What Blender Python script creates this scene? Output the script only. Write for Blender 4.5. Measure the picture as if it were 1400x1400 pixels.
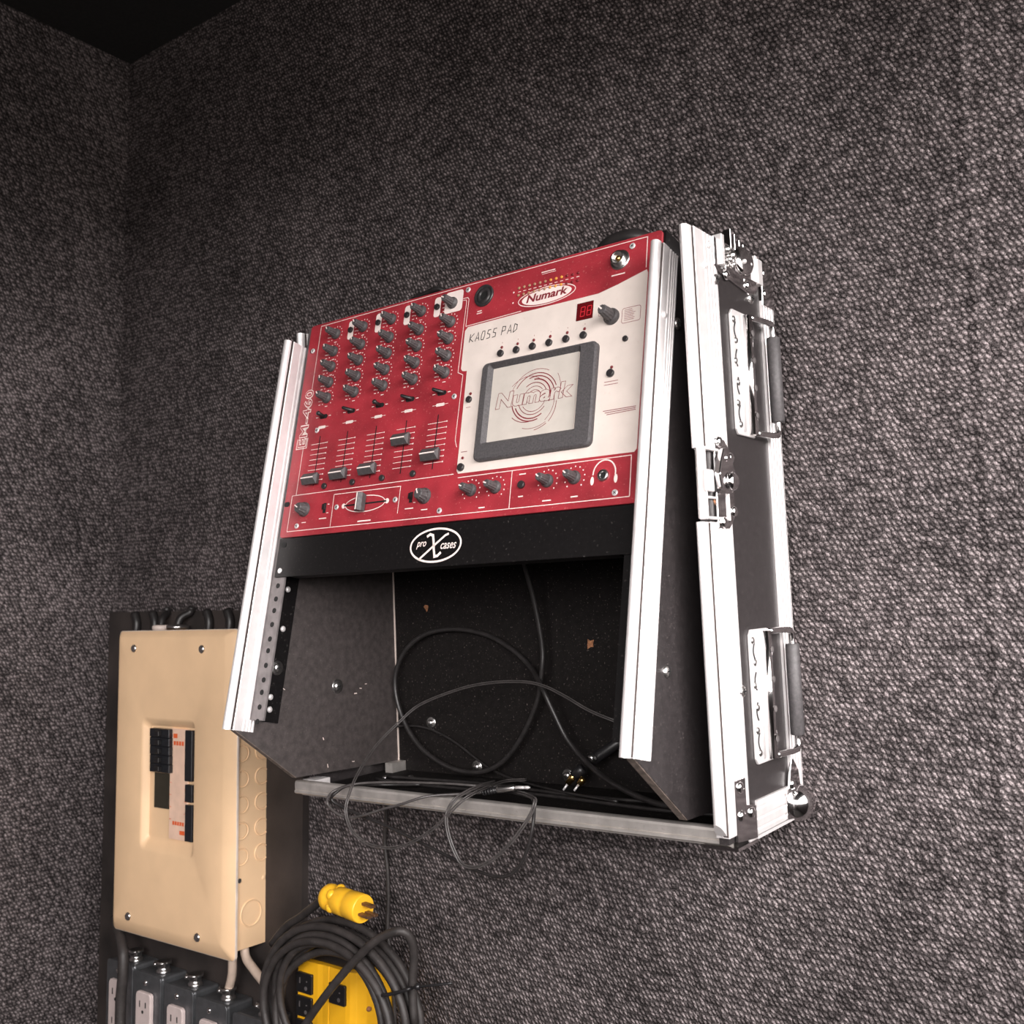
import bpy, bmesh, math, random
from mathutils import Vector, Matrix
random.seed(7)
scene = bpy.context.scene
for o in list(bpy.data.objects): bpy.data.objects.remove(o)
R = math.radians
PI = math.pi

# ------------------------------------------------------------------ camera
F_PX, CAM = 1392.0, Vector((0.3875, -0.9947, 0.1908))
YAW, PITCH, ROLL = R(36.724), R(5.828), R(-0.505)
_fw = Vector((-math.sin(YAW)*math.cos(PITCH), math.cos(YAW)*math.cos(PITCH), math.sin(PITCH)))
_rt0 = Vector((math.cos(YAW), math.sin(YAW), 0)); _up0 = _rt0.cross(_fw)
_rt = _rt0*math.cos(ROLL) + _up0*math.sin(ROLL); _up = -_rt0*math.sin(ROLL) + _up0*math.cos(ROLL)
cd = bpy.data.cameras.new('camera'); cam = bpy.data.objects.new('camera', cd)
scene.collection.objects.link(cam)
cam.matrix_world = Matrix(((_rt.x, _up.x, -_fw.x, CAM.x), (_rt.y, _up.y, -_fw.y, CAM.y), (_rt.z, _up.z, -_fw.z, CAM.z), (0, 0, 0, 1)))
cd.sensor_width = 36.0; cd.lens = 36.0*F_PX/1400.0; cd.clip_start = 0.01
cd.dof.use_dof = True; cd.dof.focus_distance = 1.08; cd.dof.aperture_fstop = 9.0
scene.camera = cam

# ------------------------------------------------------------------ light
w = bpy.data.worlds.new('overcast_sky'); scene.world = w; w.use_nodes = True
nt = w.node_tree; nt.nodes.clear()
wo = nt.nodes.new('ShaderNodeOutputWorld'); bg = nt.nodes.new('ShaderNodeBackground')
tc = nt.nodes.new('ShaderNodeTexCoord'); sp = nt.nodes.new('ShaderNodeSeparateXYZ')
rp = nt.nodes.new('ShaderNodeValToRGB'); mp = nt.nodes.new('ShaderNodeMapRange')
mp.inputs['From Min'].default_value = -1; mp.inputs['From Max'].default_value = 1
nt.links.new(tc.outputs['Generated'], sp.inputs[0]); nt.links.new(sp.outputs['Z'], mp.inputs['Value'])
nt.links.new(mp.outputs[0], rp.inputs[0]); nt.links.new(rp.outputs[0], bg.inputs[0]); nt.links.new(bg.outputs[0], wo.inputs[0])
els = rp.color_ramp.elements
els[0].position = 0.47; els[0].color = (0.17, 0.155, 0.145, 1)      # sunlit ground outside
els[1].position = 0.52; els[1].color = (1.0, 0.955, 0.935, 1)     # pale overcast sky
bg.inputs['Strength'].default_value = 16.5
XL, ZC, ZF, XR, YF = -1.209, 1.1913, -1.32, 0.80, -2.10          # room: left wall, ceiling, floor, right wall, front wall
OY0, OY1, OZ0, OZ1 = -2.1, -.08, 0.12, .88                        # open corner: unseen, height set to shape the light; gap in the right wall ...
OX0 = 0.00                                                          # ... and the front wall open from here to the right
# daylight comes in through the open side; portals guide sampling towards the openings
def portal(name, loc, rot, sx, sy):
    l = bpy.data.lights.new(name, 'AREA'); l.shape = 'RECTANGLE'; l.size = sx; l.size_y = sy
    l.cycles.is_portal = True
    o = bpy.data.objects.new(name, l); scene.collection.objects.link(o); o.location = loc; o.rotation_euler = rot
portal('opening_side', (XR+.02, (OY0+OY1)/2, (OZ0+OZ1)/2), (0, R(90), 0), OZ1-OZ0, OY1-OY0)
portal('opening_front', ((OX0+XR)/2, YF-.02, (OZ0+OZ1)/2), (R(90), 0, 0), XR-OX0, OZ1-OZ0)
vs = scene.view_settings
scene.display_settings.display_device = 'sRGB'
vs.view_transform = 'Standard'; vs.look = 'None'; vs.exposure = 0.0; vs.gamma = 1.0; vs.use_curve_mapping = False

# ------------------------------------------------------------------ helpers
def new_mat(name): 
    m = bpy.data.materials.new(name); m.use_nodes = True
    return m, m.node_tree.nodes, m.node_tree.links, m.node_tree.nodes['Principled BSDF']
def mat(name, col, rough=0.5, metal=0.0, var=0.0, vscale=60, bump=0.0, bscale=300, spec=0.5, speck=0.0, speck_col=(.5,.45,.42), speck_scale=350):
    """Procedural surface: base colour with noise variation, optional dust specks and fine bump."""
    m, n, l, b = new_mat(name)
    b.inputs['Roughness'].default_value = rough; b.inputs['Metallic'].default_value = metal
    b.inputs['Specular IOR Level'].default_value = spec
    t = n.new('ShaderNodeTexCoord')
    c = n.new('ShaderNodeMix'); c.data_type = 'RGBA'
    nz = n.new('ShaderNodeTexNoise'); nz.inputs['Scale'].default_value = vscale; nz.inputs['Detail'].default_value = 5
    l.new(t.outputs['Object'], nz.inputs['Vector'])
    c.inputs[6].default_value = (*[max(0, x*(1-var)) for x in col], 1); c.inputs[7].default_value = (*[min(1, x*(1+var)) for x in col], 1)
    r = n.new('ShaderNodeMapRange'); r.inputs['From Min'].default_value = .3; r.inputs['From Max'].default_value = .7
    l.new(nz.outputs['Fac'], r.inputs['Value']); l.new(r.outputs[0], c.inputs[0])
    out = c.outputs[2]
    if speck:
        ns = n.new('ShaderNodeTexNoise'); ns.inputs['Scale'].default_value = speck_scale; ns.inputs['Detail'].default_value = 2
        l.new(t.outputs['Object'], ns.inputs['Vector'])
        rr = n.new('ShaderNodeMapRange'); rr.inputs['From Min'].default_value = .64; rr.inputs['From Max'].default_value = .78
        rr.inputs['To Max'].default_value = speck
        l.new(ns.outputs['Fac'], rr.inputs['Value'])
        c2 = n.new('ShaderNodeMix'); c2.data_type = 'RGBA'; c2.inputs[7].default_value = (*speck_col, 1)
        l.new(rr.outputs[0], c2.inputs[0]); l.new(out, c2.inputs[6]); out = c2.outputs[2]
    l.new(out, b.inputs['Base Color'])
    if bump:
        nb = n.new('ShaderNodeTexNoise'); nb.inputs['Scale'].default_value = bscale; nb.inputs['Detail'].default_value = 4
        l.new(t.outputs['Object'], nb.inputs['Vector'])
        bp = n.new('ShaderNodeBump'); bp.inputs['Strength'].default_value = bump; bp.inputs['Distance'].default_value = .001
        l.new(nb.outputs['Fac'], bp.inputs['Height']); l.new(bp.outputs[0], b.inputs['Normal'])
    return m

def carpet_mat(name, axis, col=(0.122, 0.104, 0.105), pitch=0.0054, seam=None):
    """Chunky looped wall carpet: staggered rows of rounded loop tips with dark gaps and fibre noise."""
    m, n, l, b = new_mat(name)
    b.inputs['Roughness'].default_value = 0.95; b.inputs['Specular IOR Level'].default_value = 0.1
    t = n.new('ShaderNodeTexCoord'); s = n.new('ShaderNodeSeparateXYZ'); l.new(t.outputs['Object'], s.inputs[0])
    ua = {'x': ('X', 'Z'), 'y': ('Y', 'Z'), 'z': ('X', 'Y')}[axis]
    def math_(op, a, bb):
        k = n.new('ShaderNodeMath'); k.operation = op
        for i, q in enumerate((a, bb)):
            if isinstance(q, (int, float)): k.inputs[i].default_value = q
            else: l.new(q, k.inputs[i])
        return k.outputs[0]
    def noise(sc_, det):
        q = n.new('ShaderNodeTexNoise'); q.inputs['Scale'].default_value = sc_; q.inputs['Detail'].default_value = det
        l.new(t.outputs['Object'], q.inputs['Vector']); return q.outputs['Fac']
    U, V = s.outputs[ua[0]], s.outputs[ua[1]]
    wob = math_('MULTIPLY', math_('SUBTRACT', noise(9, 2), .5), .012)
    uu = math_('ADD', math_('ADD', U, math_('MULTIPLY', V, .5)), wob)
    vv = math_('ADD', math_('MULTIPLY', V, .92), wob)
    cx = n.new('ShaderNodeCombineXYZ'); l.new(uu, cx.inputs[0]); l.new(vv, cx.inputs[1])
    vo = n.new('ShaderNodeTexVoronoi'); vo.inputs['Scale'].default_value = 1/pitch; vo.inputs['Randomness'].default_value = .52
    vo.voronoi_dimensions = '2D'
    l.new(cx.outputs[0], vo.inputs['Vector'])
    hgt = n.new('ShaderNodeMapRange'); hgt.inputs['From Min'].default_value = .10; hgt.inputs['From Max'].default_value = .60
    hgt.inputs['To Min'].default_value = 1; hgt.inputs['To Max'].default_value = 0; hgt.interpolation_type = 'SMOOTHSTEP'
    l.new(vo.outputs['Distance'], hgt.inputs['Value'])
    fib = noise(700, 3); big = noise(6, 3)
    sc = n.new('ShaderNodeSeparateXYZ'); l.new(vo.outputs['Color'], sc.inputs[0])
    f = math_('ADD', math_('MULTIPLY', sc.outputs[0], .36), math_('MULTIPLY', math_('SUBTRACT', fib, .5), 1.5))
    f = math_('ADD', f, math_('MULTIPLY', math_('SUBTRACT', big, .5), .35))
    f = math_('ADD', f, math_('MULTIPLY', hgt.outputs[0], .42))
    cr = n.new('ShaderNodeValToRGB'); l.new(f, cr.inputs[0])
    e = cr.color_ramp.elements
    e[0].position = 0.05; e[0].color = (*[x*.13 for x in col], 1)
    e[1].position = 0.95; e[1].color = (*[x*3.2 for x in col], 1)
    e2 = e.new(.50); e2.color = (*[x*.85 for x in col], 1)
    l.new(cr.outputs[0], b.inputs['Base Color'])
    h = math_('ADD', hgt.outputs[0], math_('MULTIPLY', fib, .3))
    if seam is not None:      # raised butt seam between two carpet widths
        dist = math_('ABSOLUTE', math_('SUBTRACT', math_('ADD', U, math_('MULTIPLY', wob, .6)), seam), 0)
        rdg = math_('MAXIMUM', math_('SUBTRACT', 1, math_('DIVIDE', dist, .008)), 0)
        h = math_('ADD', h, math_('MULTIPLY', rdg, 1.6))
    bp = n.new('ShaderNodeBump'); bp.inputs['Strength'].default_value = .75; bp.inputs['Distance'].default_value = .0026
    l.new(h, bp.inputs['Height']); l.new(bp.outputs[0], b.inputs['Normal'])
    return m

M = {}
M['carpet_back'] = carpet_mat('charcoal_loop_carpet', 'x', seam=.183)
M['carpet_left'] = carpet_mat('charcoal_loop_carpet_side', 'y')
M['ceiling'] = mat('black_ceiling_felt', (.012, .011, .011), .95, var=.3, vscale=200)
M['floor'] = mat('dark_floor', (.05, .045, .042), .8, var=.2)
M['red'] = mat('dusty_red_enamel', (.315, .026, .037), .42, var=.28, vscale=22, speck=.55, speck_col=(.62, .25, .22), speck_scale=420, bump=.12, bscale=900)
M['cream'] = mat('cream_enamel', (.70, .615, .565), .45, var=.06, vscale=40, speck=.2, speck_col=(.55, .4, .33), speck_scale=200)
M['print_white'] = mat('white_print', (.82, .70, .66), .5, var=.06)
M['print_red'] = mat('dark_red_print', (.20, .018, .028), .5, var=.1)
M['print_black'] = mat('black_print', (.02, .017, .017), .5, var=.1)
M['knob'] = mat('dark_grey_rubber', (.060, .055, .057), .55, var=.25, vscale=300, speck=.25, speck_col=(.2, .17, .16), speck_scale=600)
M['black_plastic'] = mat('black_plastic', (.012, .011, .012), .4, var=.2, vscale=300)
M['button'] = mat('worn_black_button', (.028, .025, .026), .35, var=.3, vscale=300)
M['bezel'] = mat('textured_dark_bezel', (.065, .060, .063), .6, var=.3, vscale=500, bump=.5, bscale=1400, speck=.25, speck_col=(.2, .18, .17), speck_scale=700)
M['pad'] = mat('touch_pad_film', (.53, .485, .44), .3, var=.05, vscale=60)
M['chrome'] = mat('polished_chrome', (.78, .76, .76), .13, 1.0, var=.06, vscale=80)
M['zinc'] = mat('zinc_plated_steel', (.62, .60, .59), .28, 1.0, var=.12, vscale=120)
M['alu'] = mat('brushed_aluminium', (.78, .745, .745), .42, .5, var=.05, vscale=90)
M['alu_dull'] = mat('dull_aluminium', (.62, .58, .55), .45, .8, var=.15, vscale=60, speck=.3, speck_col=(.25, .2, .17), speck_scale=250)
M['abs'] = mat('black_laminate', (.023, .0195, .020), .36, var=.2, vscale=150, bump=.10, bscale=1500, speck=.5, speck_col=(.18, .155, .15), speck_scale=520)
M['abs_shaded_dusty'] = mat('shaded_dusty_black_laminate', (.008, .0066, .0064), .7, spec=.12, var=.25, vscale=120, bump=.15, bscale=1500, speck=.7, speck_col=(.17, .14, .13), speck_scale=430)  # base darkened to paint in the case interior's shade; specks are dust
M['groove_shade'] = mat('painted_groove_shade', (.06, .045, .042), .8, var=.3)  # dark tone that paints the shade inside the trim grooves
M['ply'] = mat('raw_plywood_edge', (.13, .10, .085), .8, var=.4, vscale=180)
M['black_steel'] = mat('black_powder_coat', (.005, .0043, .0045), .45, spec=.25, var=.2, vscale=200, speck=.2, speck_col=(.2, .18, .17), speck_scale=300)
M['grey_steel'] = mat('worn_grey_steel', (.15, .135, .135), .45, .3, var=.2, vscale=100)
M['hole'] = mat('dark_hole', (.004, .004, .004), .8)
M['rust'] = mat('chipped_wood', (.28, .12, .055), .8, var=.4, vscale=400)
M['led_red'] = mat('red_led_window', (.10, .006, .008), .25)
M['led_seg'] = mat('dim_red_segment', (.55, .02, .03), .4)
M['led_dark'] = mat('dark_red_led', (.16, .014, .018), .3)
M['led_green'] = mat('clear_led', (.35, .20, .12), .3)
M['led_amber'] = mat('amber_led', (.65, .28, .05), .3)
M['gold'] = mat('gold_contact', (.75, .47, .16), .25, 1.0, var=.1)
M['cable'] = mat('black_cable_jacket', (.016, .014, .014), .42, var=.3, vscale=100, speck=.2, speck_col=(.12, .1, .1), speck_scale=300)
M['cable_thin'] = mat('grey_black_thin_cable', (.055, .049, .048), .38, var=.3, vscale=100)
M['cable_cord'] = mat('dusty_rubber_cord', (.032, .027, .026), .55, var=.35, vscale=70, bump=.2, bscale=400, speck=.3, speck_col=(.16, .14, .13), speck_scale=260)
M['beige_cable'] = mat('beige_cable_jacket', (.55, .43, .35), .6, var=.12, vscale=80)
M['tan'] = mat('tan_enamel_steel', (.84, .575, .35), .42, var=.05, vscale=18, speck=.12, speck_col=(.8, .62, .45), speck_scale=500)
M['breaker'] = mat('black_breaker', (.012, .013, .016), .35, var=.2, vscale=200)
M['dark_plate'] = mat('brown_black_plate', (.03, .026, .018), .5, var=.2)
M['label'] = mat('pinkish_paper_label', (.80, .55, .42), .6, var=.08, vscale=60)
M['orange_print'] = mat('orange_print', (.75, .12, .03), .6, var=.1)
M['board'] = mat('black_stained_plywood', (.028, .021, .019), .75, var=.55, vscale=14, bump=.3, bscale=150)
M['galv'] = mat('galvanised_box_steel', (.17, .175, .185), .38, .75, var=.2, vscale=60)
M['recept'] = mat('grey_white_receptacle', (.60, .50, .48), .45, var=.06)
M['yellow'] = mat('yellow_enamel', (.88, .45, .015), .38, var=.07, vscale=30)
M['yellow_plug'] = mat('yellow_plug_plastic', (.86, .46, .025), .38, var=.06, vscale=60)
M['prong'] = mat('tarnished_brass', (.16, .085, .05), .4, .6, var=.25, vscale=300)
M['tie'] = mat('black_nylon_tie', (.015, .014, .015), .3)
M['edge_worn_lit'] = mat('worn_lit_edge', (.78, .66, .58), .4, .2, var=.15, vscale=40)  # pale tone: worn paint plus a painted highlight on the cover edge
M['cheek_in'] = mat('dusty_brown_black_laminate', (.046, .038, .037), .55, var=.3, vscale=120, bump=.2, bscale=1400, speck=.6, speck_col=(.13, .115, .11), speck_scale=600)
M['wire_white'] = mat('pale_connector', (.62, .52, .47), .5, var=.08)

class MB:
    def __init__(s): s.v = []; s.f = []; s.sm = []
    def add(s, vs, fs, smooth=False):
        o = len(s.v); s.v += [tuple(p) for p in vs]; s.f += [tuple(i+o for i in f) for f in fs]; s.sm += [smooth]*len(fs); return s
    def box(s, x0, x1, y0, y1, z0, z1, T=None):
        x0, x1 = min(x0, x1), max(x0, x1); y0, y1 = min(y0, y1), max(y0, y1); z0, z1 = min(z0, z1), max(z0, z1)
        vs = [Vector(p) for p in ((x0,y0,z0),(x1,y0,z0),(x1,y1,z0),(x0,y1,z0),(x0,y0,z1),(x1,y0,z1),(x1,y1,z1),(x0,y1,z1))]
        if T: vs = [T @ p for p in vs]
        return s.add(vs, [(3,2,1,0),(4,5,6,7),(0,1,5,4),(1,2,6,5),(2,3,7,6),(3,0,4,7)])
    def prism(s, poly, a, b, fn=None):
        """poly: 2-D points (ccw); extruded along third axis from a to b; fn maps (p,q,t) to 3-D."""
        fn = fn or (lambda p, q, t: (p, q, t))
        n = len(poly)
        vs = [fn(p, q, a) for p, q in poly] + [fn(p, q, b) for p, q in poly]
        fs = [tuple(range(n-1, -1, -1)), tuple(range(n, 2*n))] + [(i, (i+1) % n, n+(i+1) % n, n+i) for i in range(n)]
        return s.add(vs, fs)
    def lathe(s, prof, c=(0,0,0), ax=(0,0,1), n=16, flute=0, smooth=True, cap=True):
        ax = Vector(ax).normalized(); q = ax.orthogonal().normalized(); r = ax.cross(q); c = Vector(c)
        vs = []
        for rad, h in prof:
            for i in range(n):
                a = 2*PI*i/n; k = rad*(1-(flute if i % 2 else 0))
                vs.append(c + ax*h + q*(k*math.cos(a)) + r*(k*math.sin(a)))
        fs = []
        for j in range(len(prof)-1):
            for i in range(n): fs.append((j*n+i, j*n+(i+1) % n, (j+1)*n+(i+1) % n, (j+1)*n+i))
        s.add(vs, fs, smooth)
        if cap:
            o = len(s.v)-len(vs); m = len(prof)-1
            s.f.append(tuple(o+i for i in range(n-1, -1, -1))); s.sm.append(False)
            s.f.append(tuple(o+m*n+i for i in range(n))); s.sm.append(False)
        return s
    def tube(s, pts, rad, n=8, closed=False):
        pts = [Vector(p) for p in pts]; N = len(pts)
        rads = rad if isinstance(rad, (list, tuple)) else [rad]*N
        ref = None; vs = []
        for i in range(N):
            a = pts[(i-1) % N] if (closed or i > 0) else pts[i]; b = pts[(i+1) % N] if (closed or i < N-1) else pts[i]
            t = (b-a).normalized() if (b-a).length > 1e-9 else Vector((0,0,1))
            if ref is None: ref = t.orthogonal().normalized()
            ref = (ref - t*ref.dot(t)); ref = ref.normalized() if ref.length > 1e-6 else t.orthogonal().normalized()
            bi = t.cross(ref)
            for k in range(n):
                an = 2*PI*k/n; vs.append(pts[i] + (ref*math.cos(an) + bi*math.sin(an))*rads[i])
        fs = []
        for i in range(N if closed else N-1):
            for k in range(n): fs.append((i*n+k, i*n+(k+1) % n, ((i+1) % N)*n+(k+1) % n, ((i+1) % N)*n+k))
        s.add(vs, fs, True)
        if not closed:
            o = len(s.v)-len(vs)
            s.f.append(tuple(o+k for k in range(n-1, -1, -1))); s.sm.append(False)
            s.f.append(tuple(o+(N-1)*n+k for k in range(n))); s.sm.append(False)
        return s
    def sphere(s, c, r, sc=(1,1,1), n=14, m=8, T=None):
        vs = []; c = Vector(c)
        for j in range(m+1):
            th = PI*j/m
            for i in range(n):
                ph = 2*PI*i/n
                d = Vector((r*sc[0]*math.sin(th)*math.cos(ph), r*sc[1]*math.sin(th)*math.sin(ph), r*sc[2]*math.cos(th)))
                vs.append(c + (T @ d if T else d))
        fs = [(j*n+i, (j+1)*n+i, (j+1)*n+(i+1) % n, j*n+(i+1) % n) for j in range(m) for i in range(n)]
        return s.add(vs, fs, True)
    def stroke(s, pts, wd, z=0.0, closed=False):
        """flat printed line in the XY plane"""
        P = [Vector((p[0], p[1])) for p in pts]; N = len(P); vs = []
        for i in range(N):
            a = P[(i-1) % N] if (closed or i > 0) else P[i]; b = P[(i+1) % N] if (closed or i < N-1) else P[i]
            d1 = (P[i]-a); d2 = (b-P[i]); d1 = d1.normalized() if d1.length > 1e-9 else d2.normalized(); d2 = d2.normalized() if d2.length > 1e-9 else d1
            t = (d1+d2); t = t.normalized() if t.length > 1e-6 else d1
            nn = Vector((-t.y, t.x)); k = 1/max(.45, nn.dot(Vector((-d1.y, d1.x))))
            vs += [(P[i].x+nn.x*wd/2*k, P[i].y+nn.y*wd/2*k, z), (P[i].x-nn.x*wd/2*k, P[i].y-nn.y*wd/2*k, z)]
        fs = []
        for i in range(N if closed else N-1):
            j = (i+1) % N; fs.append((2*i, 2*i+1, 2*j+1, 2*j))
        return s.add(vs, fs)
    def flat(s, pts, z=0.0): return s.add([(p[0], p[1], z) for p in pts], [tuple(range(len(pts)))])
    def mesh(s, name, bevel=0, seg=1):
        me = bpy.data.meshes.new(name); me.from_pydata(s.v, [], s.f)
        me.polygons.foreach_set('use_smooth', s.sm)
        bm = bmesh.new(); bm.from_mesh(me)
        if bevel:
            ed = [e for e in bm.edges if len(e.link_faces) == 2 and e.calc_face_angle(0) > .5]
            bmesh.ops.bevel(bm, geom=ed, offset=bevel, segments=seg, affect='EDGES', profile=.5, clamp_overlap=True)
        bmesh.ops.recalc_face_normals(bm, faces=bm.faces) if s.closed() else None
        bm.to_mesh(me); bm.free(); me.update()
        return me
    def closed(s): return len(s.f) > 3
    def build(s, name, m, parent=None, bevel=0, seg=1, loc=None, label=None):
        me = s.mesh(name, bevel, seg); me.materials.append(M[m] if isinstance(m, str) else m)
        return place(name, me, parent, loc, label=label)
def place(name, me, parent=None, loc=None, rot=None, label=None):
    o = bpy.data.objects.new(name, me); scene.collection.objects.link(o)
    if parent: o.parent = parent
    if loc is not None: o.location = loc
    if rot is not None: o.rotation_euler = rot
    if label: o['label'] = label
    return o
def shared(mb, name, m, bevel=0, seg=1):
    me = mb.mesh(name, bevel, seg); me.materials.append(M[m]); return me
def tag(o, label, cat, group=None, kind=None):
    o['label'] = label; o['category'] = cat
    if group: o['group'] = group
    if kind: o['kind'] = kind
    return o
def thing(name, label, cat, loc=(0,0,0), matrix=None, group=None):
    o = bpy.data.objects.new(name, None); scene.collection.objects.link(o); o.empty_display_size = .02
    if matrix is not None: o.matrix_world = matrix
    else: o.location = loc
    return tag(o, label, cat, group)
def struct(o): o['kind'] = 'structure'; return o
def spline(pts, per=8):
    P = [Vector(p) for p in pts]; out = []
    for i in range(len(P)-1):
        a = P[i-1] if i else P[0]*2-P[1]; b, c = P[i], P[i+1]; d = P[i+2] if i+2 < len(P) else P[-1]*2-P[-2]
        for k in range(per):
            t = k/per
            out.append(.5*((2*b) + (c-a)*t + (2*a-5*b+4*c-d)*t*t + (3*b-a-3*c+d)*t**3))
    out.append(P[-1]); return out
def text_geo(body, x0, y0, wd, ht, shear=0, bold=0.0, outline=0.0, space=1.0):
    """letters as flat mesh data fitted into a box (x0,y0 lower-left)"""
    cu = bpy.data.curves.new('t', 'FONT'); cu.body = body; cu.size = 1; cu.shear = shear; cu.offset = bold
    cu.resolution_u = 3; cu.space_character = space
    if outline: cu.fill_mode = 'NONE'; cu.bevel_depth = outline; cu.bevel_resolution = 0
    ob = bpy.data.objects.new('t', cu); scene.collection.objects.link(ob)
    bpy.context.view_layer.update()
    dg = bpy.context.evaluated_depsgraph_get()
    me = bpy.data.meshes.new_from_object(ob.evaluated_get(dg))
    vs = [v.co.copy() for v in me.vertices]; fs = [tuple(p.vertices) for p in me.polygons]
    bpy.data.objects.remove(ob); bpy.data.curves.remove(cu); bpy.data.meshes.remove(me)
    X = [v.x for v in vs]; Y = [v.y for v in vs]
    sx = wd/(max(X)-min(X)); sy = ht/(max(Y)-min(Y))
    return [Vector((x0+(v.x-min(X))*sx, y0+(v.y-min(Y))*sy, v.z*sx)) for v in vs], fs

# pixel -> world: direction from the pixel, distance from the surface the thing touches
def px_dir(x, y): return _fw*F_PX + _rt*(x-700) - _up*(y-700)
def on_plane(x, y, p0, nrm):
    d = px_dir(x, y); return CAM + d*((p0-CAM).dot(nrm)/d.dot(nrm))
def on_wall(x, y, depth=0.0): return on_plane(x, y, Vector((0, -depth, 0)), Vector((0, 1, 0)))

# ------------------------------------------------------------------ room shell
struct(MB().box(XL-.05, XR, 0, .05, ZF-.05, ZC+.05).build('wall_back', 'carpet_back'))
struct(MB().box(XL-.05, XL, YF, 0, ZF-.05, ZC+.05).build('wall_left', 'carpet_left'))
struct(MB().box(XL-.05, XR, YF, .05, ZC, ZC+.05).build('ceiling', 'ceiling'))
struct(MB().box(XL-.05, XR, YF, .05, ZF-.05, ZF).build('floor', 'floor'))
struct(MB().box(XL-.05, OX0, YF-.05, YF, ZF-.05, OZ1).box(XL-.05, XR+.05, YF-.05, YF, OZ1, ZC+.05).box(OX0, XR+.05, YF-.05, YF, ZF-.05, OZ0).build('wall_front', 'carpet_back'))
wr = MB().box(XR, XR+.05, YF, 0, OZ1, ZC+.05).box(XR, XR+.05, YF, OY1, ZF-.05, OZ0).box(XR, XR+.05, OY1, .05, ZF-.05, OZ1)
struct(wr.build('wall_right', 'carpet_left'))

# ------------------------------------------------------------------ flight case frame
TH, LEAN = R(.7983), R(1.9652)
MC = Matrix.Rotation(LEAN, 4, 'X') @ Matrix.Rotation(-TH, 4, 'Y')      # case frame: x right, -y out of wall, z up
UL, UR = -.5336, -.0319
VT, WT, VB, WB, VC, WC = .1708, .5347, .2703, .0873, .1804, .0205
H, W, D, DT = .5422, .5558, .1642, .1853
def cs(u, v, w): return Vector((u, -v, w))                               # case local
def cw(u, v, w): return MC @ cs(u, v, w)                                 # case -> world
def px_case(x, y, v):                                                    # pixel -> case local on plane v
    p0 = cw(0, v, 0); n = MC.to_3x3() @ Vector((0, 1, 0)); return MC.inverted() @ on_plane(x, y, p0, n)
sv, sw = VB-VT, WB-WT; sl = math.hypot(sv, sw); ev, ew = sv/sl, sw/sl     # down the slant
nv, nw_ = -ew, ev                                                        # outward normal of the slant (v,w)
def sla(u, s, out): return cs(u, VT+ev*s+nv*out, WT+ew*s+nw_*out)        # slant coords: s down from top, out from front edge

case = thing('flight_case', 'open black flight case with aluminium edges hung on the carpeted wall', 'case', matrix=MC)
TK = .009
# panels
MB().box(-W, 0, -.009, 0, 0, H-.01).build('back_panel', 'abs_shaded_dusty', case)
MB().box(-W, 0, -(D-.012), -.009, -.006, .003).build('bottom_panel', 'abs_shaded_dusty', case)
def wall_poly(front_b, front_t, top): return [(.002, 0), (front_b, 0), (front_t, top), (.002, top)]
MB().prism(wall_poly(D+.0055, DT-.0125, H-.002), -TK, 0, lambda v, w, u: cs(u, v, w)).build('side_wall', 'abs', case)
MB().prism([(.002, 0), (.130, 0), (.136, H+.004), (.002, H+.004)], -W, -W+TK, lambda v, w, u: cs(u, v, w)).build('side_wall', 'abs', case)
# slanted rack cheeks
cheek = [(.009, WC-.006), (VC, WC), (VB-.002, WB), (VT-.001, WT-.002), (.012, WT-.004)]
for u0 in (UL-TK, UR-TK):
    ck = MB().prism(cheek, u0, u0+TK, lambda v, w, u: cs(u, v, w)).build('rack_cheek', 'abs' if u0 > -.3 else 'cheek_in', case)
    # raw plywood lip along the chamfer
    c0, c1 = (VC, WC), (VB-.002, WB)
    dv, dw = c1[0]-c0[0], c1[1]-c0[1]; L = math.hypot(dv, dw); n0 = (dw/L, -dv/L)
    e = MB().prism([(c0[0], c0[1]), (c1[0], c1[1]), (c1[0]+n0[0]*.0006, c1[1]+n0[1]*.0006), (c0[0]+n0[0]*.0006, c0[1]+n0[1]*.0006)], u0+.0008, u0+TK-.0008, lambda v, w, u: cs(u, v, w))
    e.build('plywood_edge', 'ply', ck)

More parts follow.
